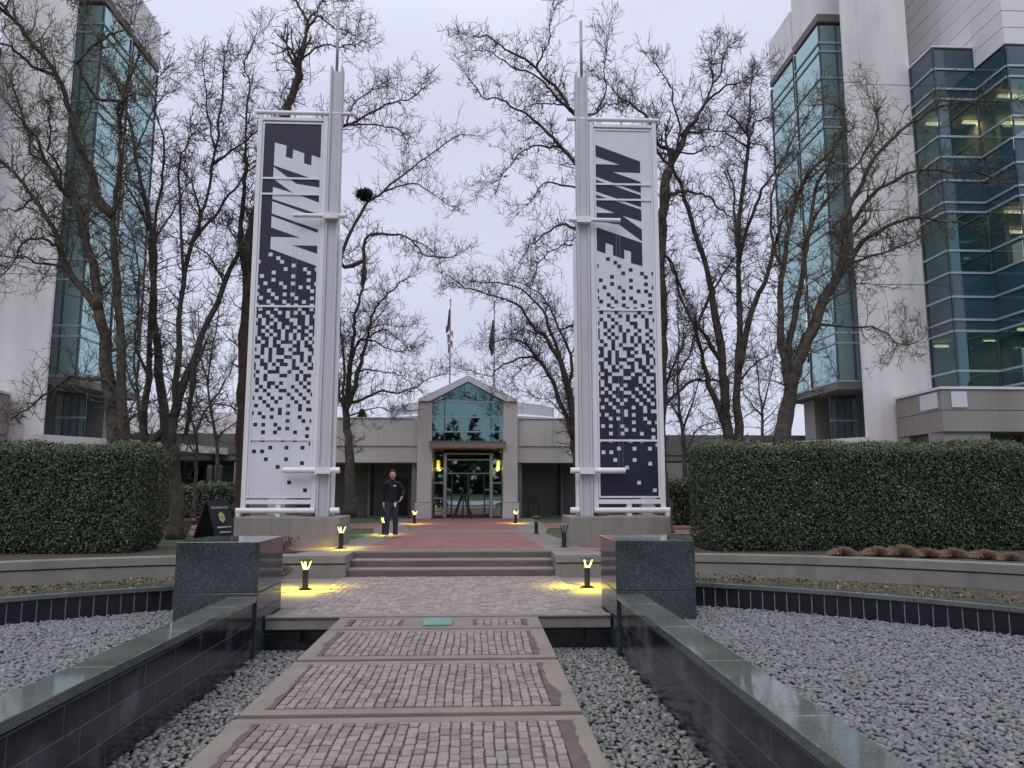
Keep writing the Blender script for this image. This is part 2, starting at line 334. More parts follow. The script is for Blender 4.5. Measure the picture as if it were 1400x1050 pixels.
# order of ring is clockwise; outer points far away
mid = [(x*2.2, y*2.2) for x,y in ring]; out = [(x*200, y*200) for x,y in ring]
mb = MB(); n = len(ring)
mb.add([(x,y,ZP-.008) for x,y in ring]+[(x,y,ZP-.008) for x,y in mid]+[(x,y,ZP-.008) for x,y in out],
       [(i,n+i,n+(i+1)%n,(i+1)%n) for i in range(n)]+[(n+i,2*n+i,2*n+(i+1)%n,n+(i+1)%n) for i in range(n)])
struct(mb.build('lawn_ground', 'grass', org=(0,0,0)))
PC, PR = 3.56, 8.28
def circ(r, a0, a1, n): return [(r*math.cos(a0+(a1-a0)*i/n), PC+r*math.sin(a0+(a1-a0)*i/n)) for i in range(n+1)]
pin = []
for x,y in ring:
    a = math.atan2(y-PC, x); pin.append((PR*math.cos(a), PC+PR*math.sin(a)))
mb = MB(); mb.add([(x,y,.17 if y > 8 and abs(x) > 3.1 else -.03) for x,y in pin]+[(x*1.0,y*1.0,-.03) for x,y in ring], [(i,n+i,n+(i+1)%n,(i+1)%n) for i in range(n)])
struct(mb.build('planting_soil', 'soil', org=(0,0,0)))
mb = MB(); mb.add([(x,y,-.56) for x,y in circ(PR+.1,0,2*math.pi,48)[:-1]], [tuple(range(48))]); struct(mb.build('pool_floor', 'bed', org=(0,0,0)))
def ypool(x): return PC+math.sqrt(7.96**2-x*x)
for s in (-1, 1):
    xs = [2.46+(7.95-2.46)*i/30 for i in range(31)]
    poly = [(s*x, ypool(x)) for x in xs]+[(s*x, PC-math.sqrt(max(0,7.96**2-x*x))) for x in reversed(xs)]
    if s > 0: poly = poly[::-1]
    mb = MB(); mb.add([(x,y,-.045) for x,y in poly], [tuple(range(len(poly)))]); struct(mb.build('pool_bed', 'bed', org=(0,0,0)))
# curved pool rims: tiled wall and granite coping
for s in (-1, 1):
    lab = 'curved black tiled rim with granite coping around the %s pebble pool' % ('left' if s < 0 else 'right')
    e = empty('pool_rim', (s*6.5, 8.2, -.05), lab, 'pool rim')
    a0, a1 = math.acos(3.12/8.28), -1.3
    n_ = 60
    inner = circ(7.97,a0,a1,n_); outer = circ(8.29,a0,a1,n_)
    mb = MB(); mb.add([(x,y,z) for x,y in inner for z in (.245,.31)]+[(x,y,z) for x,y in outer for z in (.245,.31)],
       [(2*i,2*i+1,2*i+3,2*i+2) for i in range(n_)]+[(2*i+1,2*(n_+1)+2*i+1,2*(n_+1)+2*i+3,2*i+3) for i in range(n_)]+[(2*(n_+1)+2*i+1,2*(n_+1)+2*i,2*(n_+1)+2*i+2,2*(n_+1)+2*i+3) for i in range(n_)]+[(2*i,2*i+2,2*(n_+1)+2*i+2,2*(n_+1)+2*i) for i in range(n_)])
    mb.build('coping', 'gran2', e, bevel=.01, mirror=s)
    g1 = circ(8.004,a0,a1,n_*2); mb = MB(); mb.add([(x,y,z) for x,y in g1 for z in (-.1,.245)], [(2*i,2*i+1,2*i+3,2*i+2) for i in range(2*n_)]); mb.build('grout', 'grout', e, mirror=s)
    mb = MB(); arc = 8.0*abs(a1-a0); k = int(arc/.155)
    for i in range(k):
        aa = a0+(a1-a0)*(i+.045)/k; ab = a0+(a1-a0)*(i+.955)/k
        for z0, z1 in ((-.1,.015),(.020,.242)):
            p = [(r*math.cos(a), PC+r*math.sin(a)) for r,a in ((8.02,aa),(8.02,ab),(7.995,ab),(7.995,aa))]
            mb.prism(p, z0, z1)
    mb.build('tiles', 'tile', e, mirror=s)
# long walls beside the footbridge
for s in (-1, 1):
    e = empty('pool_wall', (s*2.34, 3, -.5), 'long black tiled wall with wide granite coping on the %s of the footbridge' % ('left' if s < 0 else 'right'), 'wall')
    box(2.21,2.47,-4,9.62,-.5,.235).build('tiled_face', 'bigtile', e, mirror=s)
    mb = MB(); y = -4.0; r2 = random.Random(3)
    while y < 9.6:
        y2 = min(9.63, y+1.42); mb.box(2.18,2.50,y,y2-.004,.237,.31); y = y2
    mb.build('coping', 'gran2', e, bevel=.007, mirror=s)
    e = empty('granite_pedestal', (s*2.68, 10.2, -.5), 'polished dark green granite block at the far end of the %s pool wall' % ('left' if s < 0 else 'right'), 'pedestal')
    box(2.18,3.17,9.645,10.80,-.5,.34).build('base_block', 'granite', e, bevel=.006, mirror=s)
    box(2.178,3.172,9.643,10.802,.345,.95).build('top_block', 'granite', e, bevel=.006, mirror=s)
# retaining wall
for s in (-1, 1):
    e = empty('retaining_wall', (s*5.5, 14, 0), 'low curved concrete retaining wall in front of the %s hedge' % ('left' if s < 0 else 'right'), 'retaining wall')
    def sweep(d0, d1, z0, z1, name, mat, bev=0):
        A = backline(wallpts, d0); B = backline(wallpts, d1); k = len(A); mb = MB()
        vs = [(x,y,z0) for x,y in A]+[(x,y,z1) for x,y in A]+[(x,y,z1) for x,y in B]+[(x,y,z0) for x,y in B]; fs = []
        for i in range(k-1):
            fs += [(i,i+1,k+i+1,k+i),(k+i,k+i+1,2*k+i+1,2*k+i),(2*k+i,2*k+i+1,3*k+i+1,3*k+i),(3*k+i,3*k+i+1,i+1,i)]
        fs += [(0,k,2*k,3*k),(k-1,4*k-1,3*k-1,2*k-1)]
        mb.add(vs, fs).build(name, mat, e, bevel=bev, mirror=s)
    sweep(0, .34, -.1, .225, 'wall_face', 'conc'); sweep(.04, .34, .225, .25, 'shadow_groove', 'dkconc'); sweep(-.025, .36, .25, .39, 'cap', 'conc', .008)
    box(1.9,2.9,14.55,15.5,-.1,.386).build('cheek_block', 'conc', e, mirror=s)
# steps
mb = MB(); mb.box(-1.9,1.9,14.4,15.6,-.1,.13); mb.box(-1.9,1.9,14.80,15.6,.13,.26); mb.box(-1.9,1.9,15.20,15.6,.26,.385)
struct(mb.build('steps', 'stepm', bevel=.012))
struct(MB().box(-1.895,1.895,14.39,14.399,.002,.105).box(-1.895,1.895,14.79,14.799,.132,.235).box(-1.895,1.895,15.19,15.199,.262,.36).build('riser_shade_plates','riser_shade'))  # thin plates over the risers, their shade painted in as a darker concrete
# terrace
struct(box(-2.16,2.16,9.98,10.80,-.15,-.012).build('terrace_slab', 'conc', bevel=.006))
struct(box(-3.0,3.0,10.83,14.4,-.15,-.012).build('terrace_base', 'stepm'))
struct(box(-2.16,2.16,9.95,10.13,-.012,.012).build('terrace_edge', 'stepm', bevel=.006))
mb = MB()
for a, b in ((-2.2,-1.75),(-1.55,1.66),(1.86,2.2)): mb.box(a,b,10.06,10.3,-.56,-.15)
for c in (-1.65, 1.76): mb.box(c-.1,c+.1,10.06,10.3,-.56,-.33)
mb.box(-2.2,2.2,10.31,10.4,-.56,-.15)
e = tag(mb.build('channel_end_wall', 'bigtile'), 'black tiled wall with square drain recesses under the terrace edge', 'wall')
def stones(name, mat, x0,x1,y0,y1, z, wcol, lmin, lmax, gap, seed, parent=None, alongx=False, h=.009, ragged=0, hole=None, endgap=None):
    r = random.Random(seed); mb = MB(); U0,U1,V0,V1 = (y0,y1,x0,x1) if alongx else (x0,x1,y0,y1)
    nc = max(1, round((U1-U0)/wcol)); w_ = (U1-U0)/nc; wob = [r.uniform(-.004,.004) for _ in range(nc+1)]; phs = r.uniform(0,9)
    for c in range(nc):
        v = V0+r.uniform(0,lmin*.5)*(1 if ragged else 0)
        while v < V1-.02:
            l = min(r.uniform(lmin,lmax), V1-v)
            if V1-v-l < lmin*.5: l = V1-v
            dw = .006*math.sin(v*4+c*.5+phs) if endgap else 0; ua = U0+c*w_+wob[c]+dw; ub = U0+(c+1)*w_+wob[c+1]+dw; g = gap*.5; ge = (endgap or gap)*.5
            if not (hole and hole[0] < (ua+ub)/2 < hole[1] and v+l > hole[2]):
                j = lambda q=.005: r.uniform(-q,q)
                co = [(ua+g+j(),v+ge+j()),(ub-g+j(),v+ge+j()),(ub-g+j(),v+l-ge+j()),(ua+g+j(),v+l-ge+j())]
                cx = sum(p[0] for p in co)/4; cy = sum(p[1] for p in co)/4; t = r.uniform(-.003,.003); k = .90
                ti = [(cx+(p[0]-cx)*k, cy+(p[1]-cy)*k) for p in co]
                if alongx: co = [(b,a) for a,b in co][::-1]; ti = [(b,a) for a,b in ti][::-1]
                mb.cur = r.random()
                mb.add([(a,b,z-.02) for a,b in co]+[(a,b,z+h*.45+t) for a,b in co]+[(a,b,z+h+t+r.uniform(-.0015,.0015)) for a,b in ti],
                       [(0,1,5,4),(1,2,6,5),(2,3,7,6),(3,0,4,7),(4,5,9,8),(5,6,10,9),(6,7,11,10),(7,4,8,11),(8,9,10,11)])
            v += l
    return mb.build(name, mat, parent, tint=True)
o = stones('terrace_paving', 'paver', -1.95,1.95,10.14,14.37,-.006,.105,.10,.115,.010,11, alongx=True); struct(o)
struct(box(-1.955,1.955,10.135,14.375,-.012,-.004).build('terrace_bedding', 'sand'))
# footbridge slabs
joints = [(9.93,9.17),(9.10,7.59),(7.49,5.81),(5.71,4.03),(3.93,2.30),(2.20,.55)]
names = ['farthest short footbridge slab holding a small square teal glass plate', 'second cobbled footbridge slab, just in front of the teal glass plate slab', 'third cobbled footbridge slab between the middle joints',
         'large cobbled footbridge slab at the bottom of the view with one orange stone', 'nearest cobbled footbridge slab, mostly below the view', 'cobbled footbridge slab under the camera']
for i, (yb, ya) in enumerate(joints[:5]):
    e = empty('footbridge_slab', (0, (ya+yb)/2, -.12), names[i], 'paving slab', 'cobbled slabs of the footbridge')
    mb = MB(); bw, bl = .20, .13
    if i == 0: bl = .16
    mb.box(-1.23,1.23,ya,ya+bl,-.13,0); mb.box(-1.23,1.23,yb-bl,yb,-.13,0); mb.box(-1.23,-1.23+bw,ya+bl,yb-bl,-.13,0); mb.box(1.23-bw,1.23,ya+bl,yb-bl,-.13,0)
    if i == 0: mb.box(-.42,.42,ya+bl,yb-bl,-.13,0)
    mb.build('concrete_frame', 'trim', e, bevel=.008)
    box(-1.10,1.10,ya+.02,yb-.02,-.12,-.012).build('mortar_bed', 'mortar', e)
    # dark ragged mortar smears along both sides of the cobbles
    mb = MB(); r = random.Random(40+i)
    for sx in (-1,1):
        k = int((yb-ya-2*bl)/.045); pts = []; wv = .05
        for q in range(k+1):
            wv = min(.10, max(.01, wv+r.uniform(-.016,.016))); pts.append((sx*(1.03+wv), ya+bl+(yb-ya-2*bl)*q/k))
        for q in range(k):
            a, b = pts[q], pts[q+1]; mb.add([(sx*1.02,a[1],.0035),(a[0],a[1],.0035),(b[0],b[1],.0035),(sx*1.02,b[1],.0035)], [(0,1,2,3) if sx>0 else (3,2,1,0)])
    mb.build('mortar_smear', 'mortar', e)
    if i == 0:
        stones('cobbles','cobble',-1.0,-.46,ya+bl+.02,yb-bl-.03,-.008,.085,.10,.13,.012,50,e); stones('cobbles','cobble',.46,1.0,ya+bl+.02,yb-bl-.03,-.008,.085,.10,.13,.012,51,e)
        box(-.165,.165,9.30,9.72,.001,.012).build('glass_plate_backing', 'plateback', e)
        box(-.17,.17,9.29,9.73,.0125,.020).build('glass_plate', 'plate', e)
    else:
        stones('cobbles','cobble',-1.02,1.02,ya+bl+.015,yb-bl-.015,-.005,.074,.09,.14,.010,50+i*3,e,endgap=.020)
struct(box(-.9,.9,.4,9.9,-.56,-.135).build('footbridge_support', 'dkconc'))
# plaza paving
def sheet(name, mat, polys, z):
    mb = MB()
    for p in polys:
        a = sum(p[i][0]*p[(i+1)%len(p)][1]-p[(i+1)%len(p)][0]*p[i][1] for i in range(len(p)))
        if a < 0: p = p[::-1]
        mb.add([(x,y,z) for x,y in p], [tuple(range(len(p)))])
    return struct(mb.build(name, mat, org=(0,0,0)))
def mir(p): return [p, [(-x,y) for x,y in p]]
sheet('plaza_paving', 'plazaconc', [[(-2.75,15.25),(2.75,15.25),(2.75,17.4),(2.45,19),(2.3,21),(2.6,23.4),(2.75,27),(2.75,31.6),(-2.75,31.6),(-2.75,27),(-2.6,23.4),(-2.3,21),(-2.45,19),(-2.75,17.4)]], ZP)
sheet('plaza_edge_paving', 'plazaconc', mir([(2.75,15.25),(3.3,15.2),(4.5,16.6),(2.75,16.6)]), ZP)
sheet('red_brick_path', 'brick', mir([(2.6,23.4),(40,24.6),(40,28.0),(2.75,27)])+[[(-1.5,22.6),(1.5,22.6),(1.85,25),(2.3,31.5),(-2.3,31.5),(-1.85,25)]]+mir([(2.6,16.02),(3.4,15.75),(5.2,15.9),(5.4,16.5),(2.6,16.58)])+[[(-14,19.2),(-5.0,20.2),(-4.9,22.4),(-14,22.6)],[(14,19.2),(4.9,20.4),(4.9,22.2),(14,22.6)]], ZP+.004)
sheet('red_brick_field', 'brick2', [[(-1.85,15.75),(1.85,15.75),(1.50,21.3),(-1.50,21.3)]], ZP+.004)
sheet('banded_paving', 'band', [[(-1.5,21.32),(1.5,21.32),(1.5,22.58),(-1.5,22.58)]], ZP+.004)
hb = backline(wallpts, .33); sheet('hedge_bed', 'soil', mir([p for p in hb if p[0] > 3.9]+[(13.4,16.6),(4.4,16.6)]), ZP+.003)
sheet('planting_bed', 'soil', mir([(2.75,15.1),(3.4,14.9),(4.3,14.8),(4.4,15.9),(3.3,15.7)]), ZP+.006)
# ---------------------------------------------------------------- pebbles (geometry-node scatter on real pool beds)
def pebble_group(name, mat, size):
    ng = bpy.data.node_groups.new(name, 'GeometryNodeTree')
    ng.interface.new_socket('Geometry', in_out='INPUT', socket_type='NodeSocketGeometry'); ng.interface.new_socket('Geometry', in_out='OUTPUT', socket_type='NodeSocketGeometry')
    gi = N(ng, 'NodeGroupInput'); go = N(ng, 'NodeGroupOutput')
    ic = N(ng, 'GeometryNodeMeshIcoSphere'); ic.inputs['Radius'].default_value = size; ic.inputs['Subdivisions'].default_value = 3
    nz_ = N(ng, 'ShaderNodeTexNoise'); nz_.inputs['Scale'].default_value = 18; nz_.inputs['Detail'].default_value = 0
    sp_ = N(ng, 'GeometryNodeSetPosition'); ml = N(ng, 'ShaderNodeVectorMath', operation='SCALE'); ml.inputs[3].default_value = size*.28
    sb = N(ng, 'ShaderNodeVectorMath', operation='SUBTRACT'); sb.inputs[1].default_value = (.5,.5,.5)
    ng.links.new(nz_.outputs['Color'], sb.inputs[0]); ng.links.new(sb.outputs[0], ml.inputs[0]); ng.links.new(ml.outputs[0], sp_.inputs['Offset']); ng.links.new(ic.outputs[0], sp_.inputs[0])
    ss = N(ng, 'GeometryNodeSetShadeSmooth'); ng.links.new(sp_.outputs[0], ss.inputs[0])
    sm = N(ng, 'GeometryNodeSetMaterial'); sm.inputs['Material'].default_value = M[mat]; ng.links.new(ss.outputs[0], sm.inputs[0])
    io = N(ng, 'GeometryNodeInstanceOnPoints'); ng.links.new(gi.outputs[0], io.inputs['Points']); ng.links.new(sm.outputs[0], io.inputs['Instance'])
    r1 = N(ng, 'FunctionNodeRandomValue', data_type='FLOAT_VECTOR'); r1.inputs[0].default_value = (-.5,-.5,0); r1.inputs[1].default_value = (.5,.5,6.283)
    r2 = N(ng, 'FunctionNodeRandomValue', data_type='FLOAT_VECTOR'); r2.inputs[0].default_value = (.65,.58,.42); r2.inputs[1].default_value = (1.45,1.08,.78); r2.inputs['Seed'].default_value = 5
    ng.links.new(r1.outputs[0], io.inputs['Rotation']); ng.links.new(r2.outputs[0], io.inputs['Scale'])
    ng.links.new(io.outputs[0], go.inputs[0]); return ng
def pebble_bed(name, label, inside, bounds, z, step, mat, size, seed):
    r = random.Random(seed); pts = []; x0,x1,y0,y1 = bounds; x = x0; row = 0
    while x < x1:
        y = y0+(row % 2)*step*.5
        while y < y1:
            px, py = x+r.uniform(-.4,.4)*step, y+r.uniform(-.4,.4)*step
            if inside(px, py): pts.append((px,py,z+r.uniform(-.010,.014)+.012*math.sin(px*1.7)*math.sin(py*1.3)))
            y += step
        x += step*.87; row += 1
    me = bpy.data.meshes.new(name); me.from_pydata(pts, [], []); me.materials.append(M[mat]); ob = bpy.data.objects.new(name, me); col.objects.link(ob)
    md = ob.modifiers.new('scatter', 'NODES'); md.node_group = pebble_group(name, mat, size); return stuff(ob, label, 'pebbles')
for s in (-1,1):
    sd_ = 'left' if s < 0 else 'right'
    pebble_bed('pebbles', 'grey blue river pebbles filling the %s pool' % sd_, lambda x,y,s=s: s*x > 2.50 and x*x+(y-PC)**2 < 7.93**2 and not (abs(x) < 3.19 and 9.62 < y < 10.82) and y > .5 and abs(x) < 1.2*y+2.5,
        (s*2.5 if s>0 else -7.95, 7.95 if s>0 else -2.5, .5, 11.4), -.012, .041, 'peb', .0245, 5+s)
    pebble_bed('channel_pebbles', 'darker small pebbles in the narrow channel on the %s of the footbridge' % sd_, lambda x,y,s=s: .8 < s*x < 2.20, (s*.8 if s>0 else -2.2, 2.2 if s>0 else -.8, 1.5, 10.05), -.425, .050, 'pebwet', .0285, 15+s)

# ---------------------------------------------------------------- curtain walls
def lerp(a,b,t): return a+(b-a)*t
def curtain(parent, p0, p1, zs, us, mats, s=1, th=.05, name='window', lit=None, mw=.055, vm=True, fr='mull', fv='dkmull'):
    """one window object (pane) per cell, each with its own frame child; face runs p0->p1 (plan), outward normal to the right of travel"""
    d = Vector((p1[0]-p0[0], p1[1]-p0[1])); L = d.length; d /= L; nrm = Vector((d.y, -d.x))
    def slab(mb, ua, ub, za, zb, o0, o1):
        P = [(p0[0]+d.x*ua+nrm.x*o0, p0[1]+d.y*ua+nrm.y*o0),(p0[0]+d.x*ub+nrm.x*o0, p0[1]+d.y*ub+nrm.y*o0),(p0[0]+d.x*ub+nrm.x*o1, p0[1]+d.y*ub+nrm.y*o1),(p0[0]+d.x*ua+nrm.x*o1, p0[1]+d.y*ua+nrm.y*o1)]
        a = sum(P[i][0]*P[(i+1)%4][1]-P[(i+1)%4][0]*P[i][1] for i in range(4))
        if a < 0: P = P[::-1]
        mb.prism(P, za, zb)
    for j in range(len(zs)-1):
        za, zb = zs[j+1], zs[j]
        for i in range(len(us)-1):
            ua, ub = us[i]*L, us[i+1]*L
            mt = mats[j] if isinstance(mats, (list,tuple)) else mats
            mb = MB(); slab(mb, ua+.03, ub-.03, za+.03, zb-.03, -.012, .008); w_ = mb.build(name, mt, parent, mirror=s)
            mb = MB(); slab(mb, ua, ub, za-.038, za+.038, .012, .06); f_ = mb.build('transom', fr, w_, mirror=s)
            if vm:
                mb = MB(); slab(mb, ua-.03+(0.031 if i==0 else 0), ua+.03+(0.031 if i==0 else 0), za+.04, zb-.04, .0, .05); mb.build('mullion', fv, w_, mirror=s)
bayz = [21.31,20.47,20.07,18.87,17.09,16.66,15.04,14.24,12.6,12.15,10.5,9.67,7.84,7.42,5.86]
bluez = [17.84,17.02,16.24,15.84,14.38,13.59,12.69,11.86,11.5,10.05,9.23,8.35,7.52,7.11,5.68,5.10]
bluem = ['bluesp','bluesp','bluesp','blue','blue','bluesp','bluesp','bluesp','blue','blue','bluesp','bluesp','bluesp','blue','blue']
def office(s):
    side = 'right' if s > 0 else 'left'
    T = empty('office_tower', (s*16, 30, ZP), 'tall white office tower with a teal glass bay on the %s side of the plaza' % side, 'building', 'twin office towers flanking the plaza')
    # main white shaft, with a slightly proud pilaster and shallow panel joints
    sh = [(14.66,27.5),(17.32,27.5),(17.32,35.4),(17.05,35.4),(17.05,29.98),(16.05,29.90),(15.0,28.05)]; mb = MB(); mb.prism(sh,ZP,9.18); mb.prism(sh,9.21,17.2); mb.prism(sh,17.23,30); mb.build('wall', 'offwhite', T, mirror=s)
    mb = MB(); mb.box(14.66,15.25,27.36,27.498,ZP,9.18); mb.box(14.66,15.22,27.36,27.498,9.21,17.2); mb.box(14.66,15.22,27.36,27.498,17.23,30); mb.build('pilaster', 'offwhite', T, mirror=s)
    # bay 1 (front) and bay 2 (behind): parapets in panels
    mb = MB()
    for z0,z1 in ((21.75,23.3),(23.31,24.9),(24.91,26.5)):
        for y0,y1 in ((29.92,31.2),(31.21,32.45)): mb.box(14.93,17.0,y0,y1,z0,z1)
    for z0,z1 in ((21.72,22.6),(22.61,23.75)):
        for y0,y1 in ((32.78,34.1),(34.11,35.4)): mb.box(14.99,17.0,y0,y1,z0,z1)
    mb.box(15.05,17,32.46,32.77,5.6,23.6)
    mb.build('parapet', 'offwhite', T, mirror=s)
    mb = MB(); mb.box(14.90,17,29.88,32.46,21.40,21.745); mb.box(14.97,17,32.78,35.42,21.42,21.715); mb.build('cornice', 'dkconc', T, mirror=s)
    curtain(T, (14.96,30.0),(17.0,30.0), bayz, [0,.37,1], 'tealbay', s)
    curtain(T, (14.96,32.42),(14.96,30.0), bayz, [0,1], 'tealbay', s)
    curtain(T, (15.02,35.38),(15.02,32.80), bayz, [0,1], 'tealbay', s)
    for z in (20.27,16.87,14.6,12.4,10.1,7.6): box(15.1,17.3,30.1,35.3,z-.14,z+.14).build('floor_slab', 'intdark', T, mirror=s)
    box(16.4,16.6,30.2,35.3,5.9,21.3).build('inner_wall', 'intdark', T, mirror=s)
    box(15.9,16.0,30.5,31.0,5.9,21.3).build('inner_column', 'interior', T, mirror=s)
    mb = MB()
    for za,zb in ((20.45,21.3),(17.1,20.1),(12.7,16.5),(7.9,12.1)):
        mb.box(15.42,15.95,30.16,30.19,za,zb-.02); mb.box(15.14,15.16,30.5,31.0,za,zb-.02); mb.box(15.14,15.16,33.3,34.0,za,zb-.02)
    mb.build('blind', 'interior', T, mirror=s)
    mb = MB(); mb.box(14.90,17.3,29.90,35.45,5.52,5.80); mb.build('bay_soffit', 'dkconc', T, mirror=s)
    mb = MB(); mb.box(15.5,16.3,33.5,34.6,ZP,5.515); mb.box(16.55,17.3,31.9,33.5,ZP,5.515); mb.box(16.6,17.2,32.9,33.2,ZP,5.5); mb.build('ground_floor_pier', 'beige', T, mirror=s)
    curtain(T, (15.3,31.6),(16.5,31.6), [5.5,4.4,3.0], [0,.25,.5,.75,1], 'doorgl', s, name='ground_window')
    # low white canopy roof behind the hedge
    C = empty('low_canopy', (s*13.8, 28, ZP), 'low white flat canopy behind the %s hedge at the foot of the tower' % side, 'canopy')
    mb = MB(); mb.prism([(14.6,26.8),(14.6,29.5),(13.3,33.8),(11.2,36.5),(11.0,36.0),(12.4,31.0)], 3.12, 3.42); mb.build('roof', 'offwhite', C, mirror=s)
    mb = MB(); mb.prism([(14.7,27.2),(14.7,29.4),(13.4,33),(12.8,31)], ZP, 3.11); mb.build('wall', 'recess', C, mirror=s)
    # lower wing with stepped blue glass
    W = empty('office_wing', (s*19, 26, ZP), 'stepped blue glass office wing on a beige podium, %s' % ('lit inside, at the right edge' if s > 0 else 'mostly cut off at the left edge'), 'building')
    if s > 0:
        curtain(W, (17.33,27.48),(17.33,26.0), bluez, [0,1], bluem, s)
        curtain(W, (17.33,26.0),(18.90,26.0), bluez, [0,1], bluem, s)
        curtain(W, (18.90,26.0),(18.90,24.35), bluez[1:], [0,1], bluem[1:], s)
        curtain(W, (18.90,24.35),(22.5,24.35), bluez[1:], [0,.4,.8,1], bluem[1:], s)
        mb = MB()
        for z in (16.24,11.86,7.52): mb.prism([(17.40,26.1),(18.97,26.1),(18.97,24.45),(22.4,24.45),(22.4,30),(17.40,30)], z-.35, z-.08)
        mb.build('ceiling', 'intceil', W)
        mb = MB()
        for z in (13.2,8.9,5.2): mb.prism([(17.40,26.1),(18.97,26.1),(18.97,24.45),(22.4,24.45),(22.4,30),(17.40,30)], z-.2, z)
        mb.build('floor', 'intdark', W)
        mb = MB(); mb.box(17.34,22.4,29.6,29.8,5,17.7); mb.box(19.9,20.05,26.5,29.5,5,17.7); mb.build('back_wall', 'interior', W)
        for (x0,x1,y0,z) in ((19.3,22,25.4,15.86),(17.95,18.5,27.6,15.86),(19.3,22,27.4,15.86),(19.2,20.0,25.4,11.48),(20.0,21.4,27.5,11.48),(19.0,19.5,25.0,7.12),(18.0,18.5,28.2,7.12)):
            box(x0,x1,y0,y0+.14,z-.16,z-.085).build('ceiling_lamp', 'office', W)
            ld = bpy.data.lights.new('office_light', 'AREA'); ld.shape = 'RECTANGLE'; ld.size = x1-x0; ld.size_y = .14; ld.energy = 20*(x1-x0); ld.color = (1,.86,.58)
            lo = bpy.data.objects.new('office_light', ld); col.objects.link(lo); lo.location = Vector(((x0+x1)/2, y0+.07, z-.17))-ORG[W.name]; lo.parent = W
        mb = MB(); z = 17.0
        mb.box(17.28,18.92,25.94,30.5,17.88,17.95)
        mb.build('roof_edge', 'offwhite', W)
        mb = MB(); z = 17.06
        while z < 27:
            mb.box(18.86,22.6,24.30,25.96,z,z+.60)
            if z > 17.9: mb.box(18.86,22.6,25.965,36,z,z+.60)
            z += .63
        mb.box(18.90,22.5,24.5,36,17.06,27); mb.build('siding', 'offwhite', W)
    else:
        mb = MB(); mb.box(17.33,22.5,26,36,4.8,17.84); mb.build('wall', 'bluesp', W, mirror=s)
    P = [(15.85,27.9),(15.58,24.25),(22.6,24.25),(22.6,27.9)]
    mb = MB(); mb.prism([(15.74,27.30),(15.52,24.18),(22.6,24.18),(22.6,27.30)], 4.80, 4.88); mb.build('ledge', 'offwhite', W, mirror=s)
    mb = MB()
    for z0,z1 in ((4.12,4.795),(3.42,4.10)): mb.prism([(15.80,27.36),(15.58,24.24),(22.6,24.24),(22.6,27.36)], z0, z1)
    mb.build('fascia', 'beige', W, mirror=s)
    mb = MB(); mb.box(15.64,17.2,24.35,25.2,ZP,3.41); mb.box(16.0,16.1,25.2,27.2,ZP,3.4); mb.box(15.8,15.95,26.6,27.3,ZP,3.4); mb.box(18.7,19.4,24.3,25,ZP,3.41); mb.build('pier', 'beige', W, mirror=s)
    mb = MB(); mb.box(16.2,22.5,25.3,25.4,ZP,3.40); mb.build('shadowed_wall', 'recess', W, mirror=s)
    for x0,x1 in ((15.9,16.42),): box(x0,x1,24.20,24.236,4.20,4.72).build('sign_panel', 'pwhite', W, mirror=s)
    mb = MB(); mb.prism([(15.565,24.45),(15.66,25.60),(15.69,25.60),(15.595,24.45)], 4.20, 4.72); mb.build('sign_panel', 'pwhite', W, mirror=s)
    for i in range(3): box(17.3+i*1.75,18.9+i*1.75,24.9,24.94,2.1,3.0).build('window', 'doorgl', W, mirror=s)
office(1); office(-1)

# ---------------------------------------------------------------- entrance building
B = empty('entrance_building', (.08, 33, ZP), 'low beige concrete building with a gabled teal glass entrance at the end of the plaza', 'building')
cx = .075
for a,b in ((-1.94,-1.36),(1.51,2.09)): box(a,b,31.0,31.6,1.03,5.07).build('column', 'plaster', B, bevel=.01)
for a,b in ((-2.0,-1.34),(1.49,2.15)): box(a,b,30.94,31.66,ZP,1.01).build('column_base', 'plaster', B, bevel=.01)
gl = [(-1.36,5.07),(cx,5.86),(1.51,5.07)]
mb = MB(); mb.prismy([(-1.93,5.075),(-1.93,5.16),(cx,6.14),(2.08,5.16),(2.08,5.075),(1.60,5.075),(cx,5.88),(-1.45,5.075)], 30.9, 37.5); mb.build('gable', 'pwhite', B)
mb = MB(); mb.prismy([(-1.36,5.08),(cx,5.87),(1.51,5.08)], 31.15, 31.17); mb.build('gable_window', 'teal', B)
for z1,z0 in ((5.05,4.46),(4.42,3.87),(3.83,3.46)):
    for a,b in ((-1.355,-.87),(-.85,1.01),(1.03,1.505)): box(a,b,31.15,31.17,z0,z1).build('window', 'teal', B)
mb = MB()
for z in (5.065,4.44,3.85,3.445): mb.box(-1.36,1.51,31.10,31.148,z-.03,z+.03)
mb.build('transom', 'mull', B)
mb = MB()
for x in (-.86,1.02): mb.box(x-.02,x+.02,31.12,31.147,3.46,5.35)
mb.build('mullion', 'dkmull', B)
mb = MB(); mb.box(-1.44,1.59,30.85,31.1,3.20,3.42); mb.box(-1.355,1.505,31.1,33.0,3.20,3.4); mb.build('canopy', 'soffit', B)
box(-1.46,1.61,30.83,31.05,3.42,3.45).build('canopy_trim', 'dkconc', B)
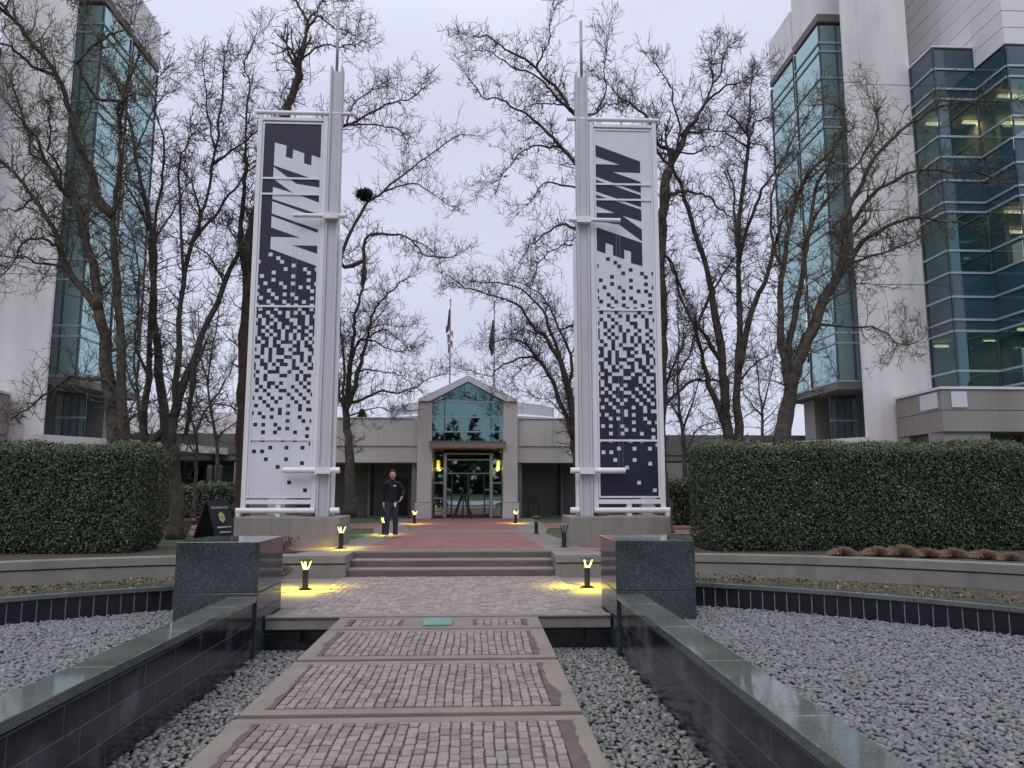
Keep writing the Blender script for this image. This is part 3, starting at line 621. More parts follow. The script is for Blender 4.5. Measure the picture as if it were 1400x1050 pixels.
# door wall, at y 32.3
mb = MB(); mb.box(-1.355,1.505,32.30,32.36,2.98,3.04); mb.box(-1.36,-1.44,31.65,32.5,ZP,3.2); mb.box(1.51,1.58,31.65,32.5,ZP,3.2)
mb.box(-.93,-.80,32.26,32.40,ZP,3.0); mb.box(.99,1.12,32.26,32.40,ZP,3.0); mb.box(-.80,.99,32.28,32.36,2.74,2.79); mb.box(-.78,.97,32.28,32.36,2.18,2.22)
mb.build('door_frame', 'mull', B)
for sx in (0,1):
    for z1,z0 in ((3.2,3.04),(2.98,2.42),(2.36,1.84),(1.78,1.20),(1.14,.50)):
        a,b = ((-1.345,-.94),(1.13,1.50))[sx]
        w_ = box(a,b,32.33,32.345,z0,z1).build('sidelight', 'doorgl', B); box(a,b,32.30,32.36,z0-.06,z0-.002).build('transom', 'mull', w_)
for a,b in ((-.60,.09),(.11,.79)):
    d_ = box(a,b,32.37,32.385,.50,2.16).build('door', 'doorgl', B); mb = MB(); mb.box(a,a+.04,32.35,32.40,.42,2.17); mb.box(b-.04,b,32.35,32.40,.42,2.17); mb.box(a+.04,b-.04,32.35,32.40,.42,.49); mb.box(a+.04,b-.04,32.35,32.40,1.3,1.34); mb.build('door_rail', 'dkmull', d_)
for a,b in ((-.78,-.62),(.81,.97)):
    d_ = box(a,b,32.33,32.345,.5,2.16).build('side_pane', 'doorgl', B); mb = MB(); mb.box(a-.01,b+.01,32.31,32.36,1.50,1.55); mb.box(a-.01,b+.01,32.31,32.36,.97,1.01); mb.build('transom', 'mull', d_)
box(-.78,.97,32.34,32.355,2.24,2.72).build('door_transom_pane', 'doorgl', B)
# lobby
mb = MB(); mb.box(-4,4,38,38.2,ZP,4.2); mb.box(-4.1,-4,32.6,38,ZP,4.2); mb.box(4,4.1,32.6,38,ZP,4.2); mb.box(-4,4,32.7,38.1,3.6,3.8); mb.box(-.3,.5,37,37.2,ZP,3.6); mb.build('lobby_wall', 'intdark', B)
box(-4,4,32.4,38,ZP+.006,ZP+.03).build('lobby_floor', 'dkconc', B)
# wings
for s in (-1,1):
    x0 = 1.95 if s < 0 else 2.10
    mb = MB(); mb.box(x0,3.55,31.4,33.6,3.29,4.40); mb.box(3.56,5.1,31.4,33.6,3.29,4.40); mb.box(5.11,7.9,31.4,33.6,3.29,4.40); mb.build('fascia', 'plaster', B, mirror=s)
    mb = MB(); mb.box(x0,7.9,31.46,34,2.62,3.285); mb.build('lintel', 'plaster', B, mirror=s)
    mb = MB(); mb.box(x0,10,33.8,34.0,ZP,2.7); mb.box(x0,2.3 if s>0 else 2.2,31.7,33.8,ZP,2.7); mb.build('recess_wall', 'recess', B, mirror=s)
    mb = MB(); mb.box(7.2,7.9,31.5,33.7,ZP,2.615); mb.build('pier', 'plaster', B, mirror=s)
    mb = MB(); mb.box(2.15,8.0,31.35,31.5,4.405,4.45); mb.build('roof_edge', 'pwhite', B, mirror=s)
    mb = MB(); mb.box(7.92,24,36,40,3.13,4.08); mb.box(7.92,24,36.05,40,2.85,3.12); mb.build('far_fascia', 'dkconc', B, mirror=s)
    mb = MB()
    for a,b in ((8,9.0),(13.3,14.2),(18.5,19.4)): mb.box(a,b,36.1,36.6,ZP,2.84)
    mb.box(7.92,24,38.2,38.4,ZP,2.84); mb.build('far_wall', 'dkconc', B, mirror=s)
    for k in range(4):
        a = 9.3+k*1.02; w_ = box(a,a+.95,38.1,38.12,.7,2.7).build('window', 'doorgl', B, mirror=s); box(a,a+.95,38.05,38.09,1.75,1.8).build('transom', 'mull', w_, mirror=s)
box(-3.12,-2.55,33.74,33.79,ZP,2.05).build('side_door', 'dkdoor', B)
# drum roof with standing seams
mb = MB(); mb.lathe((.2,42,0), [(6.4,3),(6.4,4.95),(5.0,5.20),(4.45,5.22),(4.4,5.85),(3.6,5.95),(.1,6.4)], 72); D = mb.build('drum_roof', 'roof', B)
mb = MB()
for k in range(72):
    a = 2*math.pi*k/72; ca, sa = math.cos(a), math.sin(a)
    mb.tube([(.2+4.43*ca,42+4.43*sa,5.22),(.2+4.43*ca,42+4.43*sa,5.86)], .03, 4)
mb.build('seam', 'roof', D)
# pendant lanterns
for x, mt, lb in ((-1.14,'lampg','amber lit lantern hanging left of the entrance doors'),(1.33,'lampgg','greenish yellow lit lantern hanging right of the entrance doors')):
    e = empty('lantern', (x,31.9,2.3), lb, 'lantern')
    MB().tube([(x,31.9,2.74),(x,31.9,3.2)], .012, 6).build('hanger', 'black', e)
    MB().lathe((x,31.9,2.40), [(.05,0),(.065,.02),(.065,.27),(.05,.33)], 16).build('glass_shade', mt, e, smooth=False)
    mb = MB().lathe((x,31.9,2.36), [(.08,0),(.11,.015),(.08,.03)], 16); mb.build('base_ring', mt, e)
    MB().lathe((x,31.9,2.732), [(.09,0),(.05,.04),(.012,.05)], 12).build('cap', 'black', e)
    ld = bpy.data.lights.new('lantern_light','POINT'); ld.energy = 4; ld.color = (1,.75,.2); ld.shadow_soft_size = .09; lo = bpy.data.objects.new('lantern_light', ld); col.objects.link(lo); lo.parent = e; lo.location = (0,-.14,.1)
# black easel in front of the doors
e = empty('easel', (-.12,30.6,ZP), 'black A-shaped easel stand in front of the entrance doors', 'easel')
for a in (-.36,.36): MB().tube([(-.12+a,30.55,ZP),(-.12+a*.04,30.65,ZP+.98)], .028, 6).build('leg', 'black', e)
MB().tube([(-.12,30.95,ZP),(-.12,30.68,ZP+.95)], .02, 6).build('rear_leg', 'black', e); box(-.17,-.07,30.60,30.70,ZP+.93,ZP+1.02).build('hinge_block', 'black', e)
# dark chair by the right column
e = empty('chair', (2.75,31.4,ZP), 'dark metal chair in the shadow right of the entrance column', 'chair')
box(2.52,2.98,31.2,31.6,ZP+.42,ZP+.46).build('seat', 'black', e, bevel=.01); box(2.54,2.96,31.58,31.62,ZP+.55,ZP+.95).build('backrest', 'black', e, bevel=.01)
for x in (2.54,2.96):
    for y in (31.22,31.60): MB().tube([(x,y,ZP),(x,y,ZP+(.42 if y<31.5 else .95))], .016, 6).build('leg', 'black', e)
# far hipped roof, left
e = empty('far_building', (-17,50,ZP), 'distant low building with a pale grey hipped roof between the trees on the left', 'building')
mb = MB(); mb.add([(-26,46,4.4),(-8,46,4.4),(-8,58,4.4),(-26,58,4.4),(-22,52,6.6),(-12,52,6.6)], [(0,1,5,4),(1,2,5),(2,3,4,5),(3,0,4),(3,2,1,0)]); mb.build('roof', 'farroof', e)
box(-25,-9,47,57,ZP,4.39).build('wall', 'dkconc', e)
# flags
for px, pyt, nm in ((616,412,0),(676,415,1)):
    t = at(px, pyt, 45); lb = ('striped red and white flag with a blue corner hanging limp on the left pole','plain dark flag hanging limp on the right pole')[nm]
    e = empty('flagpole', (t.x,45,ZP), ('left','right')[nm]+' tall slender flagpole behind the entrance gable', 'flagpole')
    MB().tube([(t.x,45,ZP),(t.x,45,t.z)], [.075,.035], 10).build('pole', 'pole', e); MB().lathe((t.x,45,t.z), [(.01,0),(.07,.05),(.07,.1),(.01,.15)], 10).build('finial', 'pole', e)
    r = random.Random(nm+3); f = empty('flag', (t.x,45,t.z-3.0), lb, 'flag')
    def cloth(z0, z1, w0, w1, mat, nm2, ph=0, side=-1):
        mb = MB(); n1, n2 = 14, 16; vs = []
        for i in range(n1+1):
            v = i/n1; z = lerp(z0,z1,v); w__ = lerp(w0,w1,v)
            for k in range(n2+1):
                u = k/n2; vs.append((t.x+side*(.04+u*w__), 45+.05*math.sin(u*9+ph+v*2)*min(1,u*3)*1.0, z-u*.25*v))
        mb.add(vs, [(i*(n2+1)+k, i*(n2+1)+k+1, (i+1)*(n2+1)+k+1, (i+1)*(n2+1)+k) for i in range(n1) for k in range(n2)])
        o_ = mb.build(nm2, mat, f, smooth=True); sm_ = o_.modifiers.new('solid','SOLIDIFY'); sm_.thickness = .02
    T_ = t.z
    if nm == 0:
        cloth(T_-.5, T_-1.6, .04, .16, 'fblue', 'canton', 0); cloth(T_-1.5, T_-1.75, .20, .22, 'fred', 'stripe', .6)
        for q in range(6): cloth(T_-1.80-q*.2, T_-2.0-q*.2, .14-.012*q, .13-.012*q, ('fwhite','fred')[q % 2], 'stripe', 1+q*.3, -1 if q % 3 else 1)
    else: cloth(T_-1.0, T_-2.5, .06, .30, 'fdark', 'cloth', 0); cloth(T_-2.5, T_-3.0, .30, .12, 'fdark', 'cloth', .8)
# ---------------------------------------------------------------- banner towers
NIKE = [
[(3.178,9.574),(4.233,9.183),(4.23,8.905),(3.57,8.918),(4.236,8.683),(4.236,8.416),(3.179,8.8),(3.179,9.098),(3.762,9.093),(3.178,9.291)],
[(3.18,8.719),(4.234,8.356),(4.234,8.069),(3.18,8.439)],
[(3.18,8.354),(4.234,8.01),(4.234,7.724),(3.771,7.867),(4.236,7.531),(4.236,7.247),(3.714,7.64),(3.180,7.723),(3.180,7.916),(3.629,7.915),(3.181,8.084)],
[(3.18,7.569),(4.233,7.209),(4.233,6.658),(3.967,6.728),(3.973,6.998),(3.816,7.045),(3.811,6.817),(3.555,6.909),(3.555,7.145),(3.386,7.197),(3.382,6.948),(3.18,7.015)]]
DOTS = ['3','5','0 6','9','7 12 15','4 13','1 9','4 13','2 6 9 15','0 7 11 13','3 14','0 4 7 9','1 5 10 14','3 7 12','0 4 8 10 14','1 5 11 14','3 6 8 10 12','1 4 8 13 15','0 2 5 9 10 13','2 4 6 10 13',
 '0 3 6 8 11 14','0 2 4 7 10 13','0 3 5 7 9 11 14','1 4 7 9 11 13 15','2 4 6 10 12 14','0 1 4 7 8 9 12 15','1 3 5 8 10 12 13','0 1 3 5 8 9 13 14','2 3 5 6 7 10 11 13 15','0 1 3 5 8 9 11 13 15','1 4 6 9 11 12 14']
HOLES = ['0 3 6 10 11 14 15','1 4 5 6 9 12','0 3 7 8 11 13 14','1 3 11 13','1 4 5 7 12 14','2 4 6 10 13','1 3 7 8 11 14','4 9 12 15','0 2 5 7 10 13','3 6 11 14','1 4 9 12','5 7 12 14 15','0 2 7 9','3 5 12','9 13 15','1 3 6','7 9 14','3 6 11','14',
 '0 3 8 11','15','5 9 13','1 3','','4 9','13','7','','','','10','','14']
def banner(s):
    side = 'right' if s > 0 else 'left'
    lab = 'tall white banner tower right of the steps, dark lettering on its white upper half' if s > 0 else 'tall white banner tower left of the steps, white lettering on its dark upper half'
    E_ = empty('banner_tower', (s*3.5, 17, ZP), lab, 'banner tower', 'pair of tall banner towers flanking the steps')
    mb = MB(); mb.box(2.42,4.62,16.55,17.9,ZP-.05,.985); mb.build('concrete_base', 'concv', E_, bevel=.015, mirror=s)
    y = 17.0
    # frame: outer and inner rails
    mb = MB()
    mb.box(3.02,3.13,y-.05,y+.07,1.16,10.13); mb.box(4.52,4.62,y-.05,y+.07,1.16,10.13)
    mb.box(3.131,4.519,y-.045,y+.065,10.0,10.07); mb.box(3.131,4.519,y-.045,y+.065,1.25,1.345); mb.build('frame', 'white', E_, bevel=.006, mirror=s)
    mb = MB(); mb.box(3.14,3.18,y-.02,y+.03,1.38,9.97); mb.box(4.475,4.515,y-.02,y+.03,1.38,9.97); mb.box(3.181,4.474,y-.02,y+.03,9.93,9.97); mb.box(3.181,4.474,y-.02,y+.03,1.38,1.42); mb.build('inner_frame', 'white', E_, mirror=s)
    pb = MB(); pb.box(3.181,4.474,y+.0,y+.02,1.421,9.929); pan = pb.build('panel', 'pwhite' if s > 0 else 'navy', E_, mirror=s)
    ink = 'navy' if s > 0 else 'pwhite'
    for k, pl in enumerate(NIKE):
        if s < 0: pl = [(-x, 16.13-z) for x,z in pl]
        a = sum(pl[i][0]*pl[(i+1)%len(pl)][1]-pl[(i+1)%len(pl)][0]*pl[i][1] for i in range(len(pl)))
        if a < 0: pl = pl[::-1]
        MB().prismy(pl, y-.006, y-.001).build('letter', ink, pan)
    # pixel pattern, cells of .0865 m; the left tower carries the same pattern in the opposite colours
    mb = MB(); pitch = (6.814-1.548)/63; cw = .0868; zc = 6.814
    rows = [[int(t) for t in r.split()] for r in DOTS]
    for r, hs in enumerate(HOLES):
        h = [int(t) for t in hs.split()]; rows.append([c for c in range(16) if c not in h])
    X0 = 3.175
    def cell_x(c): 
        a, b = X0+(c-.5)*cw, X0+(c+.5)*cw; return max(3.182,a), min(4.473,b)
    for r, cells in enumerate(rows):
        z = zc-r*pitch; run = []
        for c in cells+[99]:
            if run and c != run[-1]+1:
                a = cell_x(run[0])[0]; b = cell_x(run[-1])[1]
                if b > a:
                    if s > 0: mb.box(a,b,y-.006,y-.001,z-pitch/2,z+pitch/2)
                    else: mb.box(-(7.655-a),-(7.655-b),y-.006,y-.001,z-pitch/2,z+pitch/2)
                run = []
            run.append(c)
    if s > 0: mb.box(3.182,4.473,y-.006,y-.001,1.422,zc-(len(rows)-.5)*pitch)
    else: mb.box(-4.473,-3.182,y-.006,y-.001,1.422,zc-(len(rows)-.5)*pitch)
    mb.build('pixel_pattern', ink, pan)
    mb = MB()
    for z in (8.61,8.235,5.62,2.645): mb.box(3.181,4.474,y-.03,y-.007,z-.022,z+.022)
    mb.build('cross_bar', 'white', E_, mirror=s)
    # mast: pair of channels with a slot, tall spire
    mb = MB(); mb.box(2.72,2.765,y-.13,y+.15,.99,11.33); mb.box(2.955,3.0,y-.13,y+.15,.99,11.33); mb.build('mast_plate', 'mast', E_, bevel=.004, mirror=s)
    mb = MB(); mb.box(2.766,2.954,y-.07,y+.09,.99,11.22); mb.build('mast_core', 'mast', E_, mirror=s)
    MB().tube([(2.88,y+.01,11.2),(2.88,y+.01,12.70)], .034, 10).build('spire', 'pole', E_, smooth=True, mirror=s)
    mb = MB()
    for k in range(9): mb.box(2.79,2.80,y-.074,y-.0705,1.8+k*1.1,1.82+k*1.1)
    mb.build('bolt', 'dkconc', E_, mirror=s)
    def arm(x0,x1,z,r,yy,nm='tube_arm'):
        mb = MB(); mb.tube([(x0,yy,z),(x1,yy,z)], r, 16); return mb.build(nm, 'white', E_, smooth=False, mirror=s)
    arm(2.52,4.67,10.19,.05,y-.03,'top_tube'); arm(2.53,2.695,7.67,.05,y-.2,); arm(3.02,3.70,7.67,.05,y-.2); arm(2.5,2.695,1.975,.065,y-.2); arm(3.02,3.70,1.975,.065,y-.2)
    arm(2.5,2.695,1.115,.065,y-.1,'bottom_tube'); arm(3.02,4.69,1.115,.06,y-.1,'bottom_tube')
    mb = MB(); mb.box(2.696,3.02,y-.26,y-.131,7.60,7.74); mb.box(2.696,3.02,y-.27,y-.131,1.90,2.05); mb.box(2.64,2.715,y+.02,y+.1,.99,7.2); mb.build('bracket', 'white', E_, mirror=s)
    mb = MB(); mb.box(3.75,3.85,y-.12,y+.05,.99,1.24); mb.box(4.60,4.68,y-.16,y+.02,.988,1.07); mb.box(3.06,3.12,y-.13,y+.06,1.10,1.2); mb.build('foot', 'white', E_, mirror=s)
    mb = MB(); mb.box(3.05,3.35,y+.1,y+.4,.986,1.10); mb.build('junction_box', 'conc', E_, mirror=s)
    for x in (3.68,3.60): MB().tube([(x,y-.2,7.62),(x-.02,y-.2,2.03)], .0032, 4).build('cable', 'pole', E_, mirror=s)
    for x in (3.3,3.8,4.3): MB().tube([(x,y,10.06),(x,y-.03,10.15)], .025, 6).build('hanger', 'white', E_, mirror=s)
banner(1); banner(-1)

# ---------------------------------------------------------------- bollard lights
def bollard(name_lit, loc, label):
    lit = name_lit
    e = empty('bollard_light', loc, label, 'bollard', 'black bollard lights along the plaza'); x,y,z = loc
    H = .31
    MB().lathe(loc, [(.048,0),(.048,H-.02),(.042,H)], 16).build('post', 'black', e)
    MB().lathe(loc, [(.095,0),(.095,.010),(.055,.016)], 16).build('base_plate', 'black', e)
    MB().lathe((x,y,z+H+.13), [(.0,0),(.105,.0),(.11,.008),(.095,.02),(.0,.03)], 20).build('cap', 'dkconc' if not lit else 'black', e)
    for k in range(3):
        a = R(90+120*k+ (20 if lit else 0)); ca, sa = math.cos(a), math.sin(a)
        MB().tube([(x+.036*ca,y+.036*sa,z+H-.01),(x+.092*ca,y+.092*sa,z+H+.13)], .009, 6).build('strut', 'lampglow' if lit else 'black', e)  # struts are no lamps: lamp light reflected on them is painted as emission
    if lit:
        MB().lathe((x,y,z+H), [(.036,0),(.04,.006),(.024,.015)], 12).build('lamp_lens', 'lampglow', e)
        ld = bpy.data.lights.new('bollard_lamp','SPOT'); ld.energy = 120; ld.spot_size = R(152); ld.spot_blend = .6; ld.color = (1,.86,.06); ld.shadow_soft_size = .015
        lo = bpy.data.objects.new('bollard_lamp', ld); col.objects.link(lo); lo.parent = e; lo.location = (0,0,H+.12)
    return e
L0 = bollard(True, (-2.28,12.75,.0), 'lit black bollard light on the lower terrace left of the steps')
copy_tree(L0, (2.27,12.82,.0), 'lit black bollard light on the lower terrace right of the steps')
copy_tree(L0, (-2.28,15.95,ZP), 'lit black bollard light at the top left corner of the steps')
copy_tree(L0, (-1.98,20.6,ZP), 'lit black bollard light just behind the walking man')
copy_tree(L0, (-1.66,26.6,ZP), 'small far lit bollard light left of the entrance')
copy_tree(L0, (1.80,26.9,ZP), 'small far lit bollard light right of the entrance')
for o_ in list(col.objects):   # the terrace pair burns brighter than the plaza lamps
    if o_.type == 'LIGHT' and o_.parent and o_.parent.name.startswith('bollard_light') and o_.parent.location.z > .2:
        o_.data = o_.data.copy(); o_.data.energy = 48
D0 = bollard(False, (2.26,16.1,ZP), 'unlit black bollard at the top right corner of the steps')
copy_tree(D0, (2.04,20.7,ZP), 'unlit black bollard on the right of the plaza, farther of the two unlit ones')

# ---------------------------------------------------------------- sandwich board and planters
bx, by = -6.0, 19.6
e = empty('sandwich_board', (bx,by,ZP), 'black sandwich board with a gold hexagon emblem beside the left hedge', 'sign')
def tilt(mb, piv, ang, rz):
    c,s_ = math.cos(ang), math.sin(ang); cr,sr = math.cos(rz), math.sin(rz); out = []
    for x,y_,z in mb.v:
        y2 = y_*c-z*s_; z2 = y_*s_+z*c; out.append((piv[0]+x*cr-y2*sr, piv[1]+x*sr+y2*cr, piv[2]+z2))
    mb.v = out; return mb
RZ = R(64); nx_, ny_ = math.sin(RZ), -math.cos(RZ); piv = (bx+nx_*.36,by+ny_*.36,ZP)
def pan(name, mb, mat, a=-.36, p=None, par=None): return tilt(mb, p or piv, a, RZ).build(name, mat, par or e)
front = pan('front_board', box(-.33,.33,-.02,.02,0,.96), 'signbd'); pan('back_board', box(-.33,.33,-.02,.02,0,.96), 'signbd', .36, (bx-nx_*.36,by-ny_*.36,ZP))
pan('handle', MB().box(-.12,.12,-.025,.025,.961,1.0), 'black')
hexo = [(.13*math.sin(k*math.pi/3)*.85, .52+.15*math.cos(k*math.pi/3)) for k in range(6)][::-1]; hexi = [(x*.72, .52+(z-.52)*.72) for x,z in hexo]
pan('emblem', MB().prismy(hexo, -.026, -.021), 'gold', par=front); pan('emblem_inner', MB().prismy(hexi, -.029, -.0265), 'wprint', par=front)
pan('emblem_core', MB().prismy([(x*.7,.52+(z-.52)*.7) for x,z in hexi], -.032, -.0295), 'gold', par=front)
def text_mesh(txt, size, mat, par, a, p, x, z, rz, off=-.024):
    cu = bpy.data.curves.new('t','FONT'); cu.body = txt; cu.size = size; cu.align_x = 'CENTER'; cu.extrude = .0015
    to = bpy.data.objects.new('t', cu); col.objects.link(to); bpy.context.view_layer.update()
    me = bpy.data.meshes.new_from_object(to.evaluated_get(bpy.context.evaluated_depsgraph_get())); bpy.data.objects.remove(to)
    mb = MB(); mb.add([(v.co.x+x, off-v.co.z, v.co.y+z) for v in me.vertices], [tuple(q.vertices) for q in me.polygons])
    return tilt(mb, p, a, rz).build('lettering', mat, par)
text_mesh('TECHNOLOGY', .085, 'wprint', front, -.36, piv, 0, .74, RZ)
for zz, ww in ((.25,.22),(.12,.17)):
    mb = MB(); r = random.Random(int(zz*100)); x_ = -ww
    while x_ < ww:
        wd = r.uniform(.018,.035); mb.box(x_,x_+wd,-.0245,-.021,zz,zz+.035); x_ += wd+.008+(.02 if r.random()<.2 else 0)
    pan('small_print', mb, 'wprint', par=front)
for x,y_,w_,h_,mt,lb,pl in ((-8.3,21.4,.42,.34,'terracotta','orange terracotta planter with a low shrub, behind the sandwich board',1),(-7.25,20.4,.46,.42,'clay2','pale clay planter between the hedge and the sandwich board',0)):
    e2 = empty('planter', (x,y_,ZP), lb, 'planter')
    mb = MB(); mb.lathe((x,y_,ZP), [(w_*.62,0),(w_*.9,h_-.05),(w_,h_-.05),(w_,h_),(w_*.85,h_),(w_*.8,h_-.06)], 24); mb.build('pot', mt, e2)
    mb = MB(); r = random.Random(9+pl)
    for k in range(260):
        a = r.uniform(0,6.28); rr_ = w_*.9*math.sqrt(r.random()); zz = ZP+h_-.08+r.random()*.45; c_ = Vector((x+rr_*math.cos(a), y_+rr_*math.sin(a), zz)); u = Vector((r.uniform(-1,1),r.uniform(-1,1),r.uniform(-1,1))).normalized()*.05; v = u.cross(Vector((r.random(),r.random(),r.random()))).normalized()*.03
        mb.cur = r.random(); mb.add([tuple(c_-u),tuple(c_-v),tuple(c_+u),tuple(c_+v)], [(0,1,2,3)])
    mb.build('plant', 'leaf', e2, tint=True)

# ---------------------------------------------------------------- hedges and low planting
def leaf_shell(mb, r, x0,x1,y0,y1,z0,z1, rad, n, size, faces='FTLRB'):
    """leaves on a rounded, slightly uneven box"""
    fr = {'F':(x1-x0)*(z1-z0),'T':(x1-x0)*(y1-y0),'L':(y1-y0)*(z1-z0),'R':(y1-y0)*(z1-z0),'B':(x1-x0)*(z1-z0)*.4}
    tot = sum(fr[f] for f in faces)
    for f in faces:
        for _ in range(int(n*fr[f]/tot)):
            x,y_,z = r.uniform(x0,x1), r.uniform(y0,y1), r.uniform(z0,z1)
            if f == 'F': y_ = y0
            elif f == 'B': y_ = y1
            elif f == 'T': z = z1
            elif f == 'L': x = x0
            else: x = x1
            # round the box: clamp to inner box and push out by rad
            cx_, cy_, cz_ = min(max(x,x0+rad),x1-rad), min(max(y_,y0+rad),y1-rad), min(max(z,z0),z1-rad)
            d = Vector((x-cx_,y_-cy_,z-cz_))
            if d.length > 1e-6: d = d.normalized()
            else: d = Vector((0,0,1))
            und = .025*math.sin(x*2.3+z*1.1)+.022*math.sin(z*5.1+x*3.7)+.02*math.sin(y_*4+x)+.02*math.sin(x*7.3-z*4.0)
            if f in 'FLR' and z < z0+.25: und -= .10*(1-(z-z0)/.25)
            p = Vector((cx_,cy_,cz_))+d*(rad+und+r.gauss(-.02,.035))
            nn = (d*1.0+Vector((r.gauss(0,.6),r.gauss(0,.6),r.gauss(.25,.6)))).normalized()
            u = nn.cross(Vector((r.uniform(-1,1),r.uniform(-1,1),r.uniform(-1,1)))).normalized(); v = nn.cross(u)
            sz = size*r.uniform(.6,1.25); c = p
            # top leaves paler: sky light on the hedge top is put into the tint
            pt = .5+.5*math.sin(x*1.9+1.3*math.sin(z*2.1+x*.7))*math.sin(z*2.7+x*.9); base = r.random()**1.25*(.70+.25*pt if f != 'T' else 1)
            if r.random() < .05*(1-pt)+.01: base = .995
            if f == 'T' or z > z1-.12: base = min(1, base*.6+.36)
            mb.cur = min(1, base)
            mb.add([tuple(c-u*sz),tuple(c-v*sz*.55+nn*sz*.15),tuple(c+u*sz),tuple(c+v*sz*.55+nn*sz*.15)], [(0,1,2,3)])
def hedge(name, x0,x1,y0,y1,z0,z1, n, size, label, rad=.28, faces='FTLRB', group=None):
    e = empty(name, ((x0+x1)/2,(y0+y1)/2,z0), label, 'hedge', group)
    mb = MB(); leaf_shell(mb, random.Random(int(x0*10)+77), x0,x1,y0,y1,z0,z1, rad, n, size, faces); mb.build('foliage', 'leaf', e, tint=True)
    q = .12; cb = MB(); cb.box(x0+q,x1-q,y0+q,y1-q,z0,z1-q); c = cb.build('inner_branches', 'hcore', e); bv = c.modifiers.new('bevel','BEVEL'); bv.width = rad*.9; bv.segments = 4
    mb = MB(); r = random.Random(5)
    x = x0+.3
    while x < x1-.2: mb.tube([(x,y0+.2+r.uniform(0,.2),z0-.05),(x+r.uniform(-.1,.1),y0+.3,z0+.4)], .02, 5); x += r.uniform(.3,.6)
    mb.build('stem', 'twig', e)
hedge('hedge', -12.2,-5.88,14.72,16.3,ZP,2.42, 88000, .0245, 'large clipped dark green hedge on the left, in front of the bare trees')
hedge('hedge', 4.93,13.7,14.72,16.3,ZP,2.48, 100000, .0245, 'long clipped dark green hedge on the right, below the glass tower')
hedge('low_hedge', -12.6,-8.0,27.0,28.2,ZP,1.75, 6000, .05, 'lower far hedge seen behind the sandwich board')
hedge('low_hedge', 6.4,10.5,25.0,26.0,ZP,1.9, 5000, .05, 'small dark far hedge between the right banner tower and the right hedge', )
def scatter_leaves(name, mat, pts, size, label, cat, kind='stuff', height=.05, n=1):
    r = random.Random(len(pts)); mb = MB()
    for (x,y_,z) in pts:
        for _ in range(n):
            c = Vector((x+r.gauss(0,.03),y_+r.gauss(0,.03),z+r.random()*height)); nn = Vector((r.gauss(0,.7),r.gauss(0,.7),1)).normalized(); u = nn.cross(Vector((r.uniform(-1,1),r.uniform(-1,1),.1))).normalized(); v = nn.cross(u); sz = size*r.uniform(.6,1.4)
            mb.cur = r.random(); mb.add([tuple(c-u*sz),tuple(c-v*sz*.5),tuple(c+u*sz),tuple(c+v*sz*.5)], [(0,1,2,3)])
    return stuff(mb.build(name, mat, tint=True), label, cat)
for s in (-1,1):
    r = random.Random(31+s); pts = []
    while len(pts) < 8000:
        a = r.uniform(.0,1.19); rr_ = PR+.06+abs(r.gauss(0,.5)); x,y_ = rr_*math.cos(a), PC+rr_*math.sin(a)
        if x > 2.9 and y_ < 14.1 and (math.sin(x*5.1)*math.sin(y_*3.3+x) > -.55): pts.append((s*x,y_,-.03+.2*max(0,1-(rr_-PR)/2.6)))
    scatter_leaves('ground_cover', 'litter', pts, .022, 'low ground cover with fallen yellow leaves between the %s pool rim and the curved wall' % ('left' if s<0 else 'right'), 'ground cover', height=.22)
# dry grass tufts on top of the right wall
for k,(x,y_) in enumerate([(7.05,13.85),(7.62,13.72),(8.0,13.62),(8.35,13.42),(8.75,13.3),(9.15,13.05),(9.4,12.8),(9.9,12.6)]):
    r = random.Random(k+60); mb = MB(); rd = r.uniform(.24,.38)
    for _ in range(800):
        a = r.uniform(0,6.283); e1 = r.random()**.6; c_ = (x+.05*math.cos(a), y_+.05*math.sin(a), ZP); tx, ty = x+rd*e1*math.cos(a), y_+rd*e1*math.sin(a); tz = ZP+rd*.58*(1-e1**2*.75)*r.uniform(.7,1.1)
        q = .004; mb.add([(c_[0]-q,c_[1],c_[2]),(c_[0]+q,c_[1],c_[2]),(tx,ty,tz)], [(0,1,2)])
        m_ = ((c_[0]+tx)/2,(c_[1]+ty)/2,(c_[2]+tz)/2+.04); mb.add([(m_[0]-.005,m_[1],m_[2]),(tx+.006,ty,tz-.02),(tx,ty+.005,tz)], [(0,1,2)])
    ordn = ['leftmost','second','third','fourth','fifth','sixth','seventh','rightmost'][k]
    tag(mb.build('grass_tuft', 'dry'), '%s of the round dry tan grass tufts on the right retaining wall' % ordn, 'grass tuft', 'dry grass tufts on the right wall')
